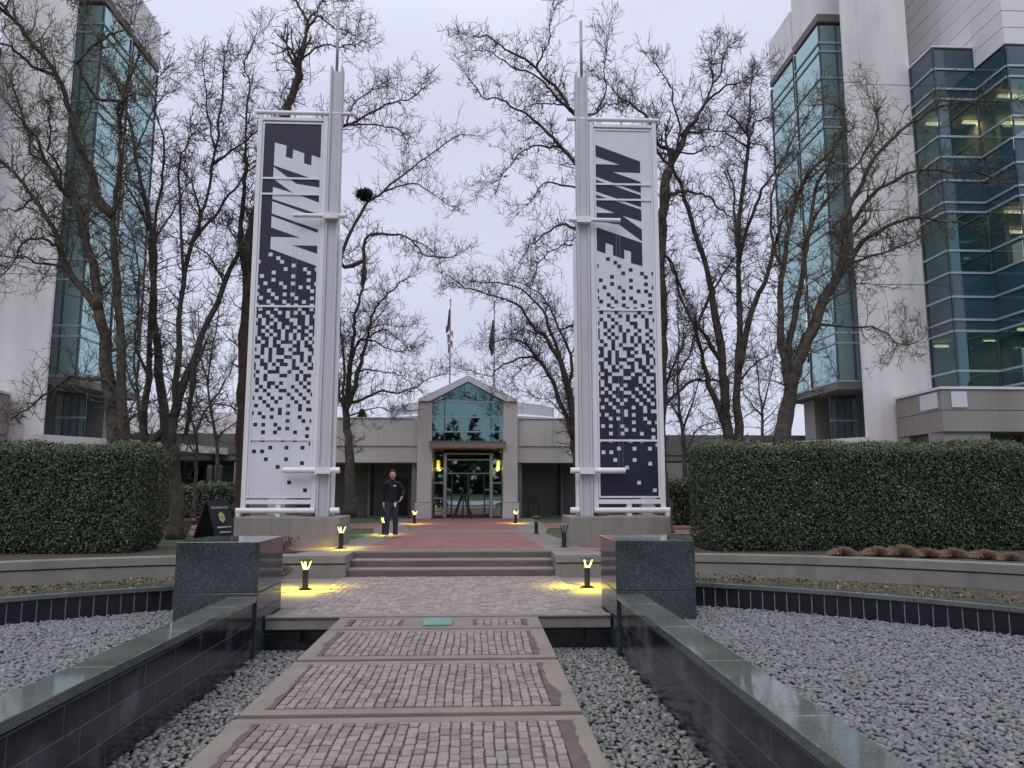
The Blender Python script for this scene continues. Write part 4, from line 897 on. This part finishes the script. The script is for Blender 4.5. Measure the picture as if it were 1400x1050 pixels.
# small dry shrubs by the steps
for x,y_,z,lb in ((-3.35,15.4,ZP,'small reddish bare shrub in the soil bed beside the left concrete base'),(3.35,15.5,ZP,'small reddish shrub in the soil bed beside the right concrete base'),(-3.0,13.7,0,'low brown shrub beside the lower left bollard light'),(4.25,15.0,ZP,'small brown shrub at the foot of the right hedge corner'),(-4.7,15.1,ZP,'small brown shrub at the foot of the left hedge corner')):
    r = random.Random(int(x*7)+50); mb = MB(); mb2 = MB()
    for _ in range(60):
        a = r.uniform(0,6.28); l = r.uniform(.12,.28); t_ = (x+math.cos(a)*l*1.1, y_+math.sin(a)*l*.7, z+r.uniform(.08,.26)); mb2.tube([(x+r.gauss(0,.05),y_+r.gauss(0,.03),z), t_], .003, 3)
        for _ in range(5):
            c = Vector(t_)+Vector((r.gauss(0,.05),r.gauss(0,.05),r.gauss(0,.03))); u = Vector((r.gauss(0,1),r.gauss(0,1),r.gauss(0,1))).normalized()*.022; v = u.cross(Vector((r.random(),r.random(),r.random()))).normalized()*.012
            mb.cur = r.random(); mb.add([tuple(c-u),tuple(c-v),tuple(c+u),tuple(c+v)], [(0,1,2,3)])
    e2 = empty('shrub', (x,y_,z), lb, 'shrub'); mb.build('foliage', 'redleaf', e2, tint=True); mb2.build('stem', 'twig', e2)
# ---------------------------------------------------------------- bare winter trees
def wiggle(r, a, b, n, amp):
    pts = [a]; d = b-a; L = d.length
    for i in range(1, n):
        t = i/n; pts.append(a+d*t+Vector((r.gauss(0,1),r.gauss(0,1),r.gauss(0,1)))*amp*L*math.sin(math.pi*t))
    pts.append(b); return pts
def smooth(pts, k=3):
    out = []
    for i in range(len(pts)-1):
        p0 = pts[max(i-1,0)]; p1 = pts[i]; p2 = pts[i+1]; p3 = pts[min(i+2,len(pts)-1)]
        for j in range(k):
            t = j/k; out.append(.5*((2*p1)+(p2-p0)*t+(2*p0-5*p1+4*p2-p3)*t*t+(3*p1-p0-3*p2+p3)*t*t*t))
    out.append(pts[-1]); return out
def rdir(r): 
    v = Vector((r.gauss(0,1),r.gauss(0,1),r.gauss(0,1))); return v.normalized()
def shoot(mb, r, p, d, L, rad, lvl, dens, up):
    """a crooked side shoot with knobbly spurs, recursing to fine twigs"""
    n = max(2, int(L/.22)) if lvl < 2 else 2
    pts = [p]; dirs = [d]; q = p.copy(); dd = d.copy()
    for i in range(n):
        dd = (dd+rdir(r)*(.30 if lvl < 2 else .42)+Vector((0,0,up))).normalized(); q = q+dd*(L/n); pts.append(q.copy()); dirs.append(dd.copy())
    mb.tube(pts, [max(.0045, rad*(1-.72*i/n)) for i in range(n+1)], 4 if lvl == 0 else 3, cap=False)
    if lvl >= 2: return
    k = int(L*dens[lvl]+r.random())
    for _ in range(k):
        t = r.uniform(.12,1)*n; i = min(n-1, int(t)); pp = pts[i].lerp(pts[i+1], t-i); nd = (dirs[i]*.55+rdir(r)*.85+Vector((0,0,.18))).normalized()
        shoot(mb, r, pp, nd, L*r.uniform(.25,.6) if lvl == 0 else r.uniform(.10,.32), max(.0055, rad*.5), lvl+1, dens, up)
def limbs3(r, y0, px, drift=2.0, ybase=None):
    """photo-traced outline of one limb, given depth: it leaves the trunk and drifts towards or away from the viewer"""
    n = len(px); dr = r.uniform(-drift, drift)*min(1, n/5); out = []
    for i,(x,y_) in enumerate(px):
        t = (i/max(1,n-1)); out.append(at(x, y_, y0+dr*t**1.5))
    return out
def tree(base, y0, limbs, label, bark='bark', seed=1, w0=.22, dens=(5.6,13.0), side=2.8, slen=1.25, drift=1.8, group='bare winter trees around the plaza', tw='twig', up=.07, gz=ZP):
    """limbs: list of (pixel polyline, start radius, end radius)"""
    r = random.Random(seed); bp = at(base[0], base[1], y0); bx, by = bp.x, y0
    e = empty('bare_tree', (bx,by,gz), label, 'tree', group)
    tr = MB(); cr = MB(); first = None; nodes = []
    for li, (px, ra, rb) in enumerate(limbs):
        P = limbs3(r, y0, px, drift if li else .6)
        if li == 0 or (abs(px[0][0]-base[0]) < 14 and px[0][1] > base[1]-8):
            P = [Vector((lerp(bx,P[0].x,.6), lerp(by,P[0].y,.6), gz-.05))]+P if P[0].z > gz+.4 else P
        else:  # join to the nearest existing limb point
            best = min(nodes, key=lambda q: (Vector((q.x,0,q.z))-Vector((P[0].x,0,P[0].z))).length+.15*abs(q.y-P[0].y))
            off = best.y-P[0].y
            P = [Vector((p.x,p.y+off,p.z)) for p in P]; P[0] = best.copy() if (best-P[0]).length < .6 else P[0]
            if (best-P[0]).length >= .6: P = [best.copy()]+P
        P = smooth(P, 4); m = len(P)
        # bark wobble
        wv = Vector((0,0,0)); Q = [P[0]]
        for p in P[1:]:
            wv = wv*.55+rdir(r)*.045; Q.append(p+wv)
        P = Q
        ra *= .92 if li else 1
        rad = [ra*((rb/ra)**(i/(m-1))) for i in range(m)]
        if li == 0: rad[0] *= 1.35
        rad = [q*r.uniform(.93,1.08) for q in rad]
        tr.tube(P, rad, 10 if ra > .09 else 7)
        nodes += P
        # side shoots
        for i in range(m-1):
            L = (P[i+1]-P[i]).length; t = i/(m-1)
            hgt = P[i].z
            if hgt < gz+2.0 and li < 2: continue
            k = side*3.1*L*(.45+.95*t); k = int(k)+(r.random() < k-int(k))
            dl = (P[i+1]-P[i]).normalized()
            for _ in range(k):
                nd = rdir(r); nd = (nd-dl*nd.dot(dl)*.75+dl*.25+Vector((0,0,.25))).normalized()
                shoot(cr, r, P[i].lerp(P[i+1], r.random()), nd, slen*r.uniform(.15,.85)*(1.1-.35*t), max(.008, min(.020, rad[i]*.38)), 0, dens, up)
            if r.random() < 1.6*L*t: shoot(cr, r, P[i], (Vector((0,0,1))+rdir(r)*.3).normalized(), slen*r.uniform(.6,1.15), .008, 0, (1.5,2.0), .25)
            # short knobbly spur clusters
            q_ = 7.0*L*(.3+t) if hgt > gz+2.2 else 0
            for _ in range(int(q_)+(r.random() < q_-int(q_))):
                c = P[i].lerp(P[i+1], r.random()); d0 = rdir(r); d0 = (d0-dl*d0.dot(dl)).normalized(); b0 = c+d0*rad[i]*.8; m0 = b0+d0*r.uniform(.03,.09)
                cr.tube([b0,m0], [.013,.010], 3, cap=False)
                for _ in range(r.randint(2,4)):
                    e0 = (d0+rdir(r)*.9).normalized(); k1 = m0+e0*r.uniform(.04,.10); k2 = k1+(e0+rdir(r)*.6).normalized()*r.uniform(.03,.10); cr.tube([m0,k1,k2], [.010,.008,.006], 3, cap=False)
            # knobs
            if r.random() < .5*L*3: 
                c = P[i]+rdir(r)*rad[i]*.9; tr.tube([c, c+rdir(r)*rad[i]*.6], [rad[i]*.35, rad[i]*.2], 5)
        # fan at the tip
        dl = (P[-1]-P[-3]).normalized()
        for _ in range(4): shoot(cr, r, P[-1], (dl+rdir(r)*.45).normalized(), slen*r.uniform(.5,.9), max(.009, rb*.6), 0, dens, up)
    tr.build('trunk', bark, e, smooth=True); cr.build('crown', tw, e)
    return e, len(cr.f)
def off(pts, ox, oy, sc): return [(ox+x/sc, oy+y_/sc) for x,y_ in pts]
A4 = lambda p: off(p, 1000, 0, 1.6925)      # tracing frames
A1 = lambda p: off(p, 0, 0, 1.694)
C7 = lambda p: off(p, 840, 330, 3.62)
C6 = lambda p: off(p, 840, 60, 3.5)
C8 = lambda p: off(p, 620, 300, 3.28)
D7 = lambda p: off(p, 440, 380, 4.77)
E2 = lambda p: off(p, 300, 0, 2.625)
F5 = lambda p: off(p, 460, 0, 3.5)
LA = lambda p: off(p, 0, 200, 4.0)
LB = lambda p: off(p, 0, 0, 4.0)
nf = 0
# right, in front of the glass tower
T = tree((1073,605), 19.0, [
 ([(1071,606),(1077,560),(1084,520),(1097,478),(1120,430),(1140,385),(1158,335)],.24,.10),
 (A4([(270,560),(262,500),(300,420),(340,350),(410,290),(480,252),(560,240),(605,246)]),.10,.02),
 (A4([(255,590),(275,520),(340,440),(420,400),(500,398),(560,400),(610,418)]),.08,.02),
 (A4([(225,650),(300,562),(360,525),(430,505),(490,512),(545,525)]),.09,.02),
 (A4([(280,620),(350,585),(430,548)]),.045,.015),
 (A4([(215,760),(300,755),(345,768),(375,790),(405,800)]),.04,.012),
 (A4([(110,900),(112,800),(110,680),(128,560),(160,430),(215,360),(262,310)]),.13,.03),
 (A4([(135,850),(150,700),(175,560),(200,430),(240,350),(262,270),(240,240)]),.10,.02),
 (A4([(175,640),(190,520),(245,440),(300,370),(340,290),(335,240)]),.06,.015),
 (A4([(110,620),(95,560),(100,420),(160,300),(180,260)]),.05,.015),
 (A4([(180,740),(230,690),(300,660)]),.04,.012)],
 'bare tree spreading over the front of the right office tower', seed=11, side=2.8, tw='moss'); nf += T[1]
# right, two-stemmed
T = tree((1003,606), 21.5, [
 (C7([(575,995),(545,800),(530,600),(490,300),(470,200),(415,0)])+C6([(340,740),(275,600),(205,520),(190,450)]),.19,.035),
 (C7([(612,995),(612,700),(618,400),(618,0)])+C6([(632,500),(640,400),(645,300),(650,225)]),.19,.025),
 (C6([(600,1000),(680,800),(740,650),(790,580),(840,530)]),.07,.02),
 (C7([(625,600),(690,330),(755,190),(800,10)])+C6([(790,900),(820,820)]),.11,.03),
 (C7([(555,960),(470,720),(440,600),(400,430),(330,260),(270,100),(225,40)]),.11,.02),
 (C7([(395,430),(470,260),(540,170),(600,80)]),.06,.02),
 (C7([(520,600),(440,440),(400,400)]),.08,.04),
 (C7([(640,680),(700,610),(775,555)]),.04,.015),
 (C7([(380,430),(330,590),(270,690)]),.03,.015),
 (C6([(635,420),(700,350),(760,330),(790,355)]),.04,.012),
 (C6([(632,420),(590,340),(560,300),(600,230)]),.04,.012),
 (C6([(630,470),(580,410),(500,385),(445,380)]),.04,.012),
 (C6([(640,480),(700,450),(760,490)]),.035,.012),
 (C6([(585,1000),(590,850),(580,680),(560,590)]),.06,.02)],
 'two-stemmed bare tree rising behind the left end of the right hedge', seed=12, side=2.5); nf += T[1]
# behind the right banner
T = tree((912,694), 21.0, [
 ([(910,694),(903,640),(904,560),(905,480),(904,400),(903,330),(908,270),(916,232)],.20,.13),
 (C6([(265,600),(320,470),(370,400),(400,350),(440,250),(460,190),(445,110)]),.11,.02),
 (C6([(400,350),(480,260),(560,220),(640,190)]),.05,.014),
 (C6([(440,250),(480,180),(500,110),(520,60)]),.04,.012),
 (C6([(290,560),(300,440),(270,300),(240,210),(195,150)]),.05,.012),
 (C6([(270,570),(200,510),(150,400),(60,310),(0,290)]),.07,.02),
 (C6([(300,470),(380,460),(390,455)]),.05,.02),
 (C6([(300,545),(380,540),(430,520),(500,505)]),.035,.012),
 (C6([(200,800),(260,740),(340,720),(420,740),(480,790),(530,825)]),.08,.02),
 ([(905,470),(880,410),(850,340),(825,290),(790,235)]+F5([(1050,700),(960,600),(880,545),(790,490),(710,480),(640,390)]),.14,.018),
 (F5([(1080,720),(1020,690),(940,690),(870,720),(780,840)]),.05,.012),
 ([(880,400),(860,300),(835,210),(800,165)]+F5([(1120,540),(1060,440),(980,350),(900,290),(810,235),(720,180),(670,180)]),.12,.018),
 (F5([(1140,560),(1030,465),(980,415),(880,360),(800,310),(740,270),(680,265)]),.05,.012),
 (F5([(980,345),(985,280),(1010,230),(1015,160)]),.04,.012),
 (F5([(1150,545),(1080,520),(1000,525),(950,510)]),.035,.012),
 (F5([(1200,500),(1225,560),(1270,525),(1340,520),(1390,515)]),.04,.012),
 (F5([(1230,560),(1265,480),(1260,390),(1280,300)]),.035,.01),
 (F5([(1150,915),(1080,885),(1000,875),(940,930),(920,980)]),.04,.012),
 (C8([(560,110),(480,120),(400,180),(360,250)]),.04,.012),
 (C8([(600,60),(500,20),(430,50),(350,110),(330,120)]),.06,.012),
 (C7([(245,800),(330,720),(440,690),(530,690)]),.06,.03),
 (C7([(240,780),(300,600),(340,500)]),.05,.03),
 (C7([(225,40),(280,120),(330,260)]),.04,.03)],
 'large bare tree behind the right banner tower, limbs spreading over the plaza', seed=13, side=2.4, slen=1.15); nf += T[1]
# arching one between entrance and right mast
T = tree((800,694), 27.0, [
 ([(798,694),(790,640),(785,612)]+C8([(530,960),(490,850),(440,730),(390,640),(350,600)]),.17,.05),
 (C8([(555,1000),(500,700),(420,540),(370,500),(300,400),(240,360),(150,335),(60,310)]),.13,.02),
 (C8([(560,960),(480,640),(430,500),(380,390),(300,320),(200,290),(70,285)]),.10,.018),
 (C8([(575,800),(530,640),(480,520),(450,450),(400,350),(330,300)]),.08,.02),
 (C8([(420,660),(340,620),(240,650),(190,690),(150,710),(60,682)]),.06,.014),
 (C8([(355,605),(280,550),(200,550),(175,560)]),.05,.014),
 (C8([(380,640),(320,660),(250,740)]),.03,.01),
 (C8([(520,900),(440,822),(360,805)]),.03,.01),
 (C8([(560,470),(510,480),(400,520),(330,490),(280,500)]),.04,.012),
 (C8([(540,900),(575,800),(590,700)]),.06,.03)],
 'slender bare tree arching left in front of the right wing of the entrance building', seed=14, side=3.0, slen=1.3, drift=1.2); nf += T[1]
# left centre, with the nest
T = tree((478,706), 27.5, [
 ([(478,706),(478,660),(476,610)]+D7([(160,960),(165,800),(178,620),(185,500),(220,360),(215,260),(250,120),(275,40)]),.22,.04),
 (D7([(200,880),(215,700),(250,540),(290,400),(310,280),(370,160),(440,95),(500,20),(560,-20)]),.12,.02),
 (D7([(140,900),(120,780),(98,620),(100,450)]),.08,.03),
 (D7([(150,850),(140,600),(130,400),(108,220)]),.06,.03),
 (D7([(175,520),(240,400),(330,395),(420,450),(530,468),(560,440)]),.06,.014),
 (D7([(230,820),(300,770),(400,742),(500,740),(600,710),(700,650),(760,640)]),.07,.014),
 (D7([(250,620),(330,600),(420,608),(500,630),(560,660)]),.04,.012),
 (D7([(300,380),(370,330),(430,340),(500,390),(560,460)]),.04,.012),
 (D7([(300,340),(380,300),(490,312)]),.03,.012),
 (D7([(235,430),(290,330),(380,215)]),.04,.014),
 (D7([(200,920),(300,840),(420,855),(490,860)]),.035,.012),
 (E2([(455,1010),(520,840),(600,822),(680,840),(740,900),(830,905)]),.09,.018),
 (E2([(428,930),(500,740),(560,680),(650,610),(740,540),(830,480),(885,460)]),.10,.016),
 (E2([(580,668),(690,640),(760,680),(830,725)]),.04,.012),
 (E2([(700,830),(770,900),(800,985)]),.03,.01),
 (D7([(170,820),(120,800),(90,800)]),.05,.02)],
 'bare tree left of the entrance holding a dark nest high up', seed=15, side=2.8, slen=1.25, drift=1.0); nf += T[1]
np_ = at(498, 266, 27.3)
mb = MB(); r = random.Random(2)
for _ in range(900):
    c = np_+Vector((r.gauss(0,.12),r.gauss(0,.12),r.gauss(0,.08))); u = rdir(r)*.10; mb.tube([c-u,c+u], .010, 3, cap=False)
tag(mb.build('bird_nest', 'nest'), 'dark round bird nest of twigs high in the left centre tree', 'nest')
# behind the left banner
T = tree((330,700), 19.5, [
 ([(330,706),(332,640),(333,560),(335,480),(338,400),(344,320),(360,250),(380,180),(391,152),(403,115),(410,95)],.21,.09),
 (E2([(290,250),(305,160),(325,100),(300,60),(270,10),(250,-30)]),.07,.02),
 (E2([(300,240),(330,200),(390,175),(440,180),(495,175)]),.04,.012),
 (E2([(325,100),(360,60),(400,90),(470,120),(500,130)]),.035,.01),
 (E2([(320,120),(340,50),(380,0),(370,-40)]),.04,.012),
 ([(350,300),(390,250),(440,200)]+E2([(440,455),(510,430),(600,380),(690,360),(720,320)]),.09,.014),
 (E2([(440,470),(500,435),(590,440),(650,460)]),.04,.012),
 (E2([(440,400),(480,340),(560,300)]),.035,.012),
 (LA([(1330,760),(1400,560)])+[(356,320)],.06,.04),
 (LA([(1340,800),(1330,500),(1345,250),(1350,60)])+LB([(1345,900),(1360,700),(1370,500),(1340,380),(1390,250)]),.09,.014),
 (LA([(1330,600),(1250,450),(1170,430)]),.03,.01)],
 'tall dark-trunked bare tree directly behind the left banner tower', bark='barkred', seed=16, side=2.3); nf += T[1]
# left of the banner
T = tree((242,735), 19.0, [
 ([(240,735),(240,680),(238,625)]+A1([(398,1000),(405,900),(420,700),(448,560),(470,500),(500,350),(510,230),(522,140)]),.19,.02),
 (A1([(412,970),(440,850),(500,700),(560,560),(600,480),(640,440)]),.13,.03),
 (A1([(435,640),(415,400),(430,340),(440,320)]),.04,.014),
 (A1([(440,870),(430,1000)]),.05,.04),
 (A1([(450,560),(520,470),(560,420),(600,370),(680,330)]),.05,.012),
 (A1([(500,370),(560,330),(640,260)]),.045,.012),
 (A1([(475,490),(440,420),(412,385)]),.035,.012),
 (A1([(520,650),(470,580),(400,540)]),.035,.012),
 (A1([(500,350),(480,260),(470,170)]),.035,.012),
 (A1([(560,560),(610,600),(680,640)]),.035,.012),
 (A1([(430,1000),(460,860),(480,800)]),.05,.02)],
 'bare tree with forking trunk standing just behind the end of the left hedge', seed=17, side=2.5); nf += T[1]
T = tree((222,640), 20.5, [
 (A1([(385,1050),(372,860),(365,760),(352,640),(350,540),(335,440),(310,350),(290,250),(265,180)]),.15,.03),
 (A1([(335,1020),(345,880),(360,700),(362,560),(370,460),(380,390),(375,300)]),.14,.02),
 (A1([(365,880),(320,800),(330,720),(325,600),(290,510)]),.05,.015),
 (A1([(350,530),(300,440),(270,400)]),.05,.014),
 (A1([(362,600),(400,500),(440,440)]),.035,.012),
 (A1([(310,350),(350,290),(390,230)]),.035,.012)],
 'slim twin-trunked bare tree between the left office tower and the banner', seed=18, side=2.5); nf += T[1]
T = tree((166,606), 18.0, [
 (A1([(262,1025),(252,850),(240,760),(205,690),(160,620),(118,520),(60,440),(10,380),(-40,330)]),.23,.03),
 (A1([(285,1025),(278,850),(268,650),(268,500),(275,400),(280,280),(296,200),(312,130)]),.20,.02),
 (LA([(590,860),(520,640),(470,480),(430,340),(380,270),(330,230),(240,90),(150,10)])+A1([(60,310),(20,170)]),.13,.02),
 (LA([(600,430),(570,290),(530,150),(470,0)])+LB([(400,560),(310,400),(200,250),(90,110),(20,60),(-40,30)]),.13,.025),
 (LA([(560,900),(500,680),(430,420),(430,340),(400,150)]),.10,.03),
 (A1([(245,900),(200,870),(150,880),(100,920),(50,950),(10,970)]),.06,.014),
 (LA([(300,560),(230,510),(130,500),(80,580),(10,680)]),.05,.014),
 (LA([(290,665),(200,640),(100,600),(20,590)]),.04,.012),
 (LA([(330,240),(280,60),(230,0)])+LB([(230,560),(200,500)]),.04,.012),
 (LB([(640,640),(580,540),(530,470)]),.05,.014),
 (LB([(700,760),(740,680),(780,640),(850,620),(900,630)]),.045,.012),
 (LB([(690,480),(760,410),(830,400),(890,350)]),.04,.012),
 (LB([(640,380),(620,280),(580,200)]),.04,.012),
 (LB([(200,850),(130,700),(60,620),(-20,520)]),.05,.014),
 (LB([(360,520),(250,430),(170,370),(60,330),(0,300)]),.05,.014),
 (LA([(160,300),(80,320),(0,320)]),.04,.012),
 (LA([(240,340),(400,400)]),.03,.012),
 (LB([(180,230),(100,170),(0,130)]),.05,.02)],
 'big multi-trunked bare tree in front of the left office tower', seed=19, side=2.7, slen=1.3, tw='moss'); nf += T[1]
# thinner background trees
bgt = [((1043,606),33,[([(1043,606),(1041,560),(1036,520),(1028,470)],.12,.02),([(1041,560),(1052,520),(1060,480)],.06,.012),([(1040,570),(1022,545),(1012,520)],.05,.012),([(1042,580),(1060,560),(1072,540)],.04,.01)],'thin distant bare tree seen beside the right glass tower foot'),
 ((938,650),30,[([(938,650),(934,590),(926,530),(930,470),(925,420)],.14,.02),([(934,590),(950,540),(960,500)],.07,.012),([(932,570),(912,545),(900,510)],.06,.012),([(936,620),(955,585),(985,575)],.05,.012),([(928,520),(945,480),(950,440)],.05,.012)],'thin bare tree behind the gap between right banner and hedge'),
 ((298,660),30,[([(298,660),(294,600),(286,540),(290,480),(300,430)],.14,.02),([(292,590),(275,560),(262,530)],.05,.012),([(290,560),(310,520),(322,490)],.06,.012),([(288,520),(272,480),(262,440)],.05,.012),([(295,600),(318,580),(330,575)],.05,.012)],'thin distant bare tree above the dark colonnade on the left'),
 ((268,640),26,[([(268,640),(268,600),(280,560),(300,550),(330,560)],.08,.02),([(270,600),(262,560),(270,500)],.05,.012)],'small crooked bare tree low between the left trunks'),
 ((870,660),32,[([(870,660),(872,600),(880,540)],.12,.03),([(872,610),(850,560),(840,520)],.05,.012)],'background bare tree hidden mostly by the right banner'),
 ((196,640),27,[([(196,640),(190,560),(184,500),(190,430),(182,370)],.10,.02),([(188,540),(170,500),(160,470)],.05,.012)],'thin bare tree close beside the edge of the left glass bay')]
for i,(b,y_,l,lb) in enumerate(bgt):
    T = tree(b, y_, l, lb, seed=40+i, side=2.6, slen=1.8, dens=(2.6,5.5), drift=1.0); nf += T[1]
print('twig faces', nf)
# small evergreen beyond the entrance wing
p = at(495, 570, 40); e = empty('evergreen_tree', (p.x,40,ZP), 'small dark evergreen tree behind the roof of the left entrance wing', 'tree'); mb = MB(); r = random.Random(4)
MB().tube([(p.x,40,ZP),(p.x,40,5.2)], [.15,.03], 6).build('trunk', 'bark', e)
for _ in range(2600):
    z = r.uniform(3.5,5.6); rr_ = (5.7-z)*.38*math.sqrt(r.random())+.03; a = r.uniform(0,6.28); c = Vector((p.x+rr_*math.cos(a),40+rr_*math.sin(a),z)); u = rdir(r)*.12; v = u.cross(rdir(r)).normalized()*.04; mb.cur = r.random()*.7; mb.add([tuple(c-u),tuple(c-v),tuple(c+u),tuple(c+v)], [(0,1,2,3)])
mb.build('crown', 'leaf', e, tint=True)
# dark belt of woods far behind the viewer (seen only as reflections in the glass)
mb = MB(); r = random.Random(8)
for k in range(16000):
    a = R(r.uniform(188,352)); d = r.uniform(70,86); hmax = 10.5+1.2*math.sin(a*9)+1.2*math.sin(a*23+1)+4*abs(math.sin(a*61))**3; z = r.uniform(0,max(3,hmax)); c = Vector((d*math.cos(a),d*math.sin(a),z)); u = rdir(r)*r.uniform(.4,1.1); v = u.cross(rdir(r)).normalized()*r.uniform(.3,.8); mb.cur = r.random(); mb.add([tuple(c-u),tuple(c-v),tuple(c+u),tuple(c+v)], [(0,1,2,3)])
stuff(mb.build('far_woods', 'woods', tint=True), 'dark belt of distant woods mirrored low in the entrance glass', 'woods')
# ---------------------------------------------------------------- walking man
def skinned(name, chains, mat, parent, sub=2, root=0, scale=1):
    """chains: list of lists of (x,y,z,r); equal points are merged so the skin grows as one surface"""
    bm = bmesh.new(); lay = bm.verts.layers.skin.verify(); key = {}
    def V(p):
        k = (round(p[0],4),round(p[1],4),round(p[2],4))
        if k not in key:
            v = bm.verts.new(p[:3]); v[lay].radius = (p[3],p[4] if len(p) > 4 else p[3]); key[k] = v
        return key[k]
    first = None
    for ch in chains:
        vs = [V(p) for p in ch]
        if first is None: first = vs[0]; vs[0][lay].use_root = True
        for a,b in zip(vs,vs[1:]):
            if a is not b and not bm.edges.get((a,b)): bm.edges.new((a,b))
    me = bpy.data.meshes.new(name); bm.to_mesh(me); bm.free(); me.materials.append(M[mat])
    ob = bpy.data.objects.new(name, me); col.objects.link(ob); ob.parent = parent
    a = ob.modifiers.new('skin','SKIN'); a.use_smooth_shade = True; b = ob.modifiers.new('sub','SUBSURF'); b.levels = sub; b.render_levels = sub
    return ob
man = empty('person', (-1.64,19.35,ZP), 'man in a black jacket and dark jeans walking, white badge at his belt', 'person')
man.scale = (1.0,1.0,1.0)
# local frame: faces -Y, z up from his soles; his left hand is at +x
hip=(0,0,.93,.115,.10); wst=(0,0,1.08,.115,.09); chs=(0,.0,1.26,.135,.10); shc=(0,.01,1.42,.09,.07); nk=(0,0,1.50,.050); hd0=(0,-.01,1.575,.062); hd1=(0,-.015,1.64,.080,.085); hd2=(0,-.01,1.715,.066)
aL = [(.17,.01,1.41,.052),(.295,.05,1.20,.040),(.285,-.12,1.06,.030),(.265,-.20,1.03,.026)]
aR = [(-.17,.01,1.41,.052),(-.235,.04,1.16,.040),(-.225,-.01,.94,.030),(-.215,-.03,.87,.026)]
lgL = [(.085,0,.90,.088),(.095,-.02,.52,.058),(.10,.03,.10,.038),(.10,-.01,.05,.035),(.105,-.13,.035,.026)]
lgR = [(-.085,0,.90,.088),(-.10,-.09,.53,.058),(-.115,-.13,.12,.038),(-.115,-.17,.06,.035),(-.12,-.28,.045,.026)]
def hand(w, d, side):
    w = Vector(w[:3]); d = Vector(d).normalized(); lat = Vector((0,-1,.2)).normalized() if abs(d.z) > .7 else Vector((0,-.2,-1)).normalized(); lat = (lat-d*lat.dot(d)).normalized(); palm = d.cross(lat).normalized()*side
    out = [[(*w,.026),(*(w+d*.05),.030,.018)]]
    pc = w+d*.05
    for k,l in enumerate((.070,.078,.073,.058)):
        b0 = pc+lat*(.027-.018*k)+d*.025; b1 = b0+d*l*.5+palm*.010; b2 = b1+d*l*.38+palm*.024; out.append([(*pc,.030,.018),(*b0,.010),(*b1,.009),(*b2,.007)])
    t0 = w+d*.025+lat*.035; t1 = t0+d*.035+lat*.016+palm*.012; out.append([(*w,.026),(*t0,.011),(*t1,.008)]); return out
ch = [[hip,wst,chs,shc,nk,hd0,hd1,hd2],[shc]+aL,[shc]+aR,[hip]+lgL,[hip]+lgR,[hd1,(0,-.105,1.632,.012)],[hd1,(.088,0,1.635,.014)],[hd1,(-.088,0,1.635,.014)]]
ch += hand(aL[-1],(-.25,-.55,-.75),1)+hand(aR[-1],(.05,-.2,-1),-1)
skinned('body', ch, 'skin', man, 2)
g = lambda p,k: (*p[:3],*[q*k for q in p[3:]])
jk = [[(0,0,.875,.160,.135),(0,0,.97,.158,.135),g(wst,1.25),g(chs,1.13),g(shc,1.2),(0,.0,1.485,.068),(0,-.005,1.53,.066)],[g(shc,1.2),g(aL[0],1.35),g(aL[1],1.45),g(aL[2],1.45),(.275,-.17,1.04,.036)],[g(shc,1.2),g(aR[0],1.35),g(aR[1],1.45),g(aR[2],1.45),(-.22,-.02,.90,.036)]]
skinned('jacket', jk, 'jacket', man, 2)
jn = [[(0,0,1.0,.130,.112),(0,0,.90,.148,.128),(.085,0,.80,.108),(.098,-.02,.52,.080),(.10,.02,.22,.070),(.10,.03,.10,.072),(.10,.025,.065,.070)],[(0,0,.90,.148,.128),(-.085,-.01,.80,.108),(-.102,-.09,.53,.080),(-.112,-.12,.24,.070),(-.115,-.13,.11,.072),(-.115,-.135,.075,.070)]]
skinned('jeans', jn, 'jeans', man, 2)
for x,y_,z in ((.10,.02,.0),(-.115,-.14,.01)):
    skinned('shoe', [[(x,y_+.04,z+.045,.042),(x,y_-.05,z+.045,.045,.04),(x+.004*(1 if x>0 else -1),y_-.14,z+.035,.046,.03),(x+.008*(1 if x>0 else -1),y_-.20,z+.03,.034,.022)]], 'shoe', man, 2)
skinned('hair', [[(0,.03,1.66,.078),(0,.015,1.72,.078),(0,-.025,1.752,.058)]], 'hair', man, 2)
skinned('beard', [[(-.045,-.065,1.585,.022),(-.02,-.088,1.562,.028),(.02,-.088,1.562,.028),(.045,-.065,1.585,.022)]], 'beard', man, 2)
def mbox(name, mat, *b):
    mb = MB().box(*b); me = bpy.data.meshes.new(name); me.from_pydata(mb.v, [], mb.f); me.materials.append(M[mat]); o = bpy.data.objects.new(name, me); col.objects.link(o); o.parent = man; return o
for x in (-.032,.032): mbox('eye','black', x-.011,x+.011,-.102,-.090,1.648,1.658)
mbox('eyebrow','hair', -.05,-.015,-.103,-.092,1.668,1.675); mbox('eyebrow','hair', .015,.05,-.103,-.092,1.668,1.675)
mbox('chest_mark','wprint', .045,.115,-.140,-.128,1.335,1.36)
mbox('badge','wprint', .075,.125,-.145,-.136,.80,.92)
man.scale = (.935,.935,.935)
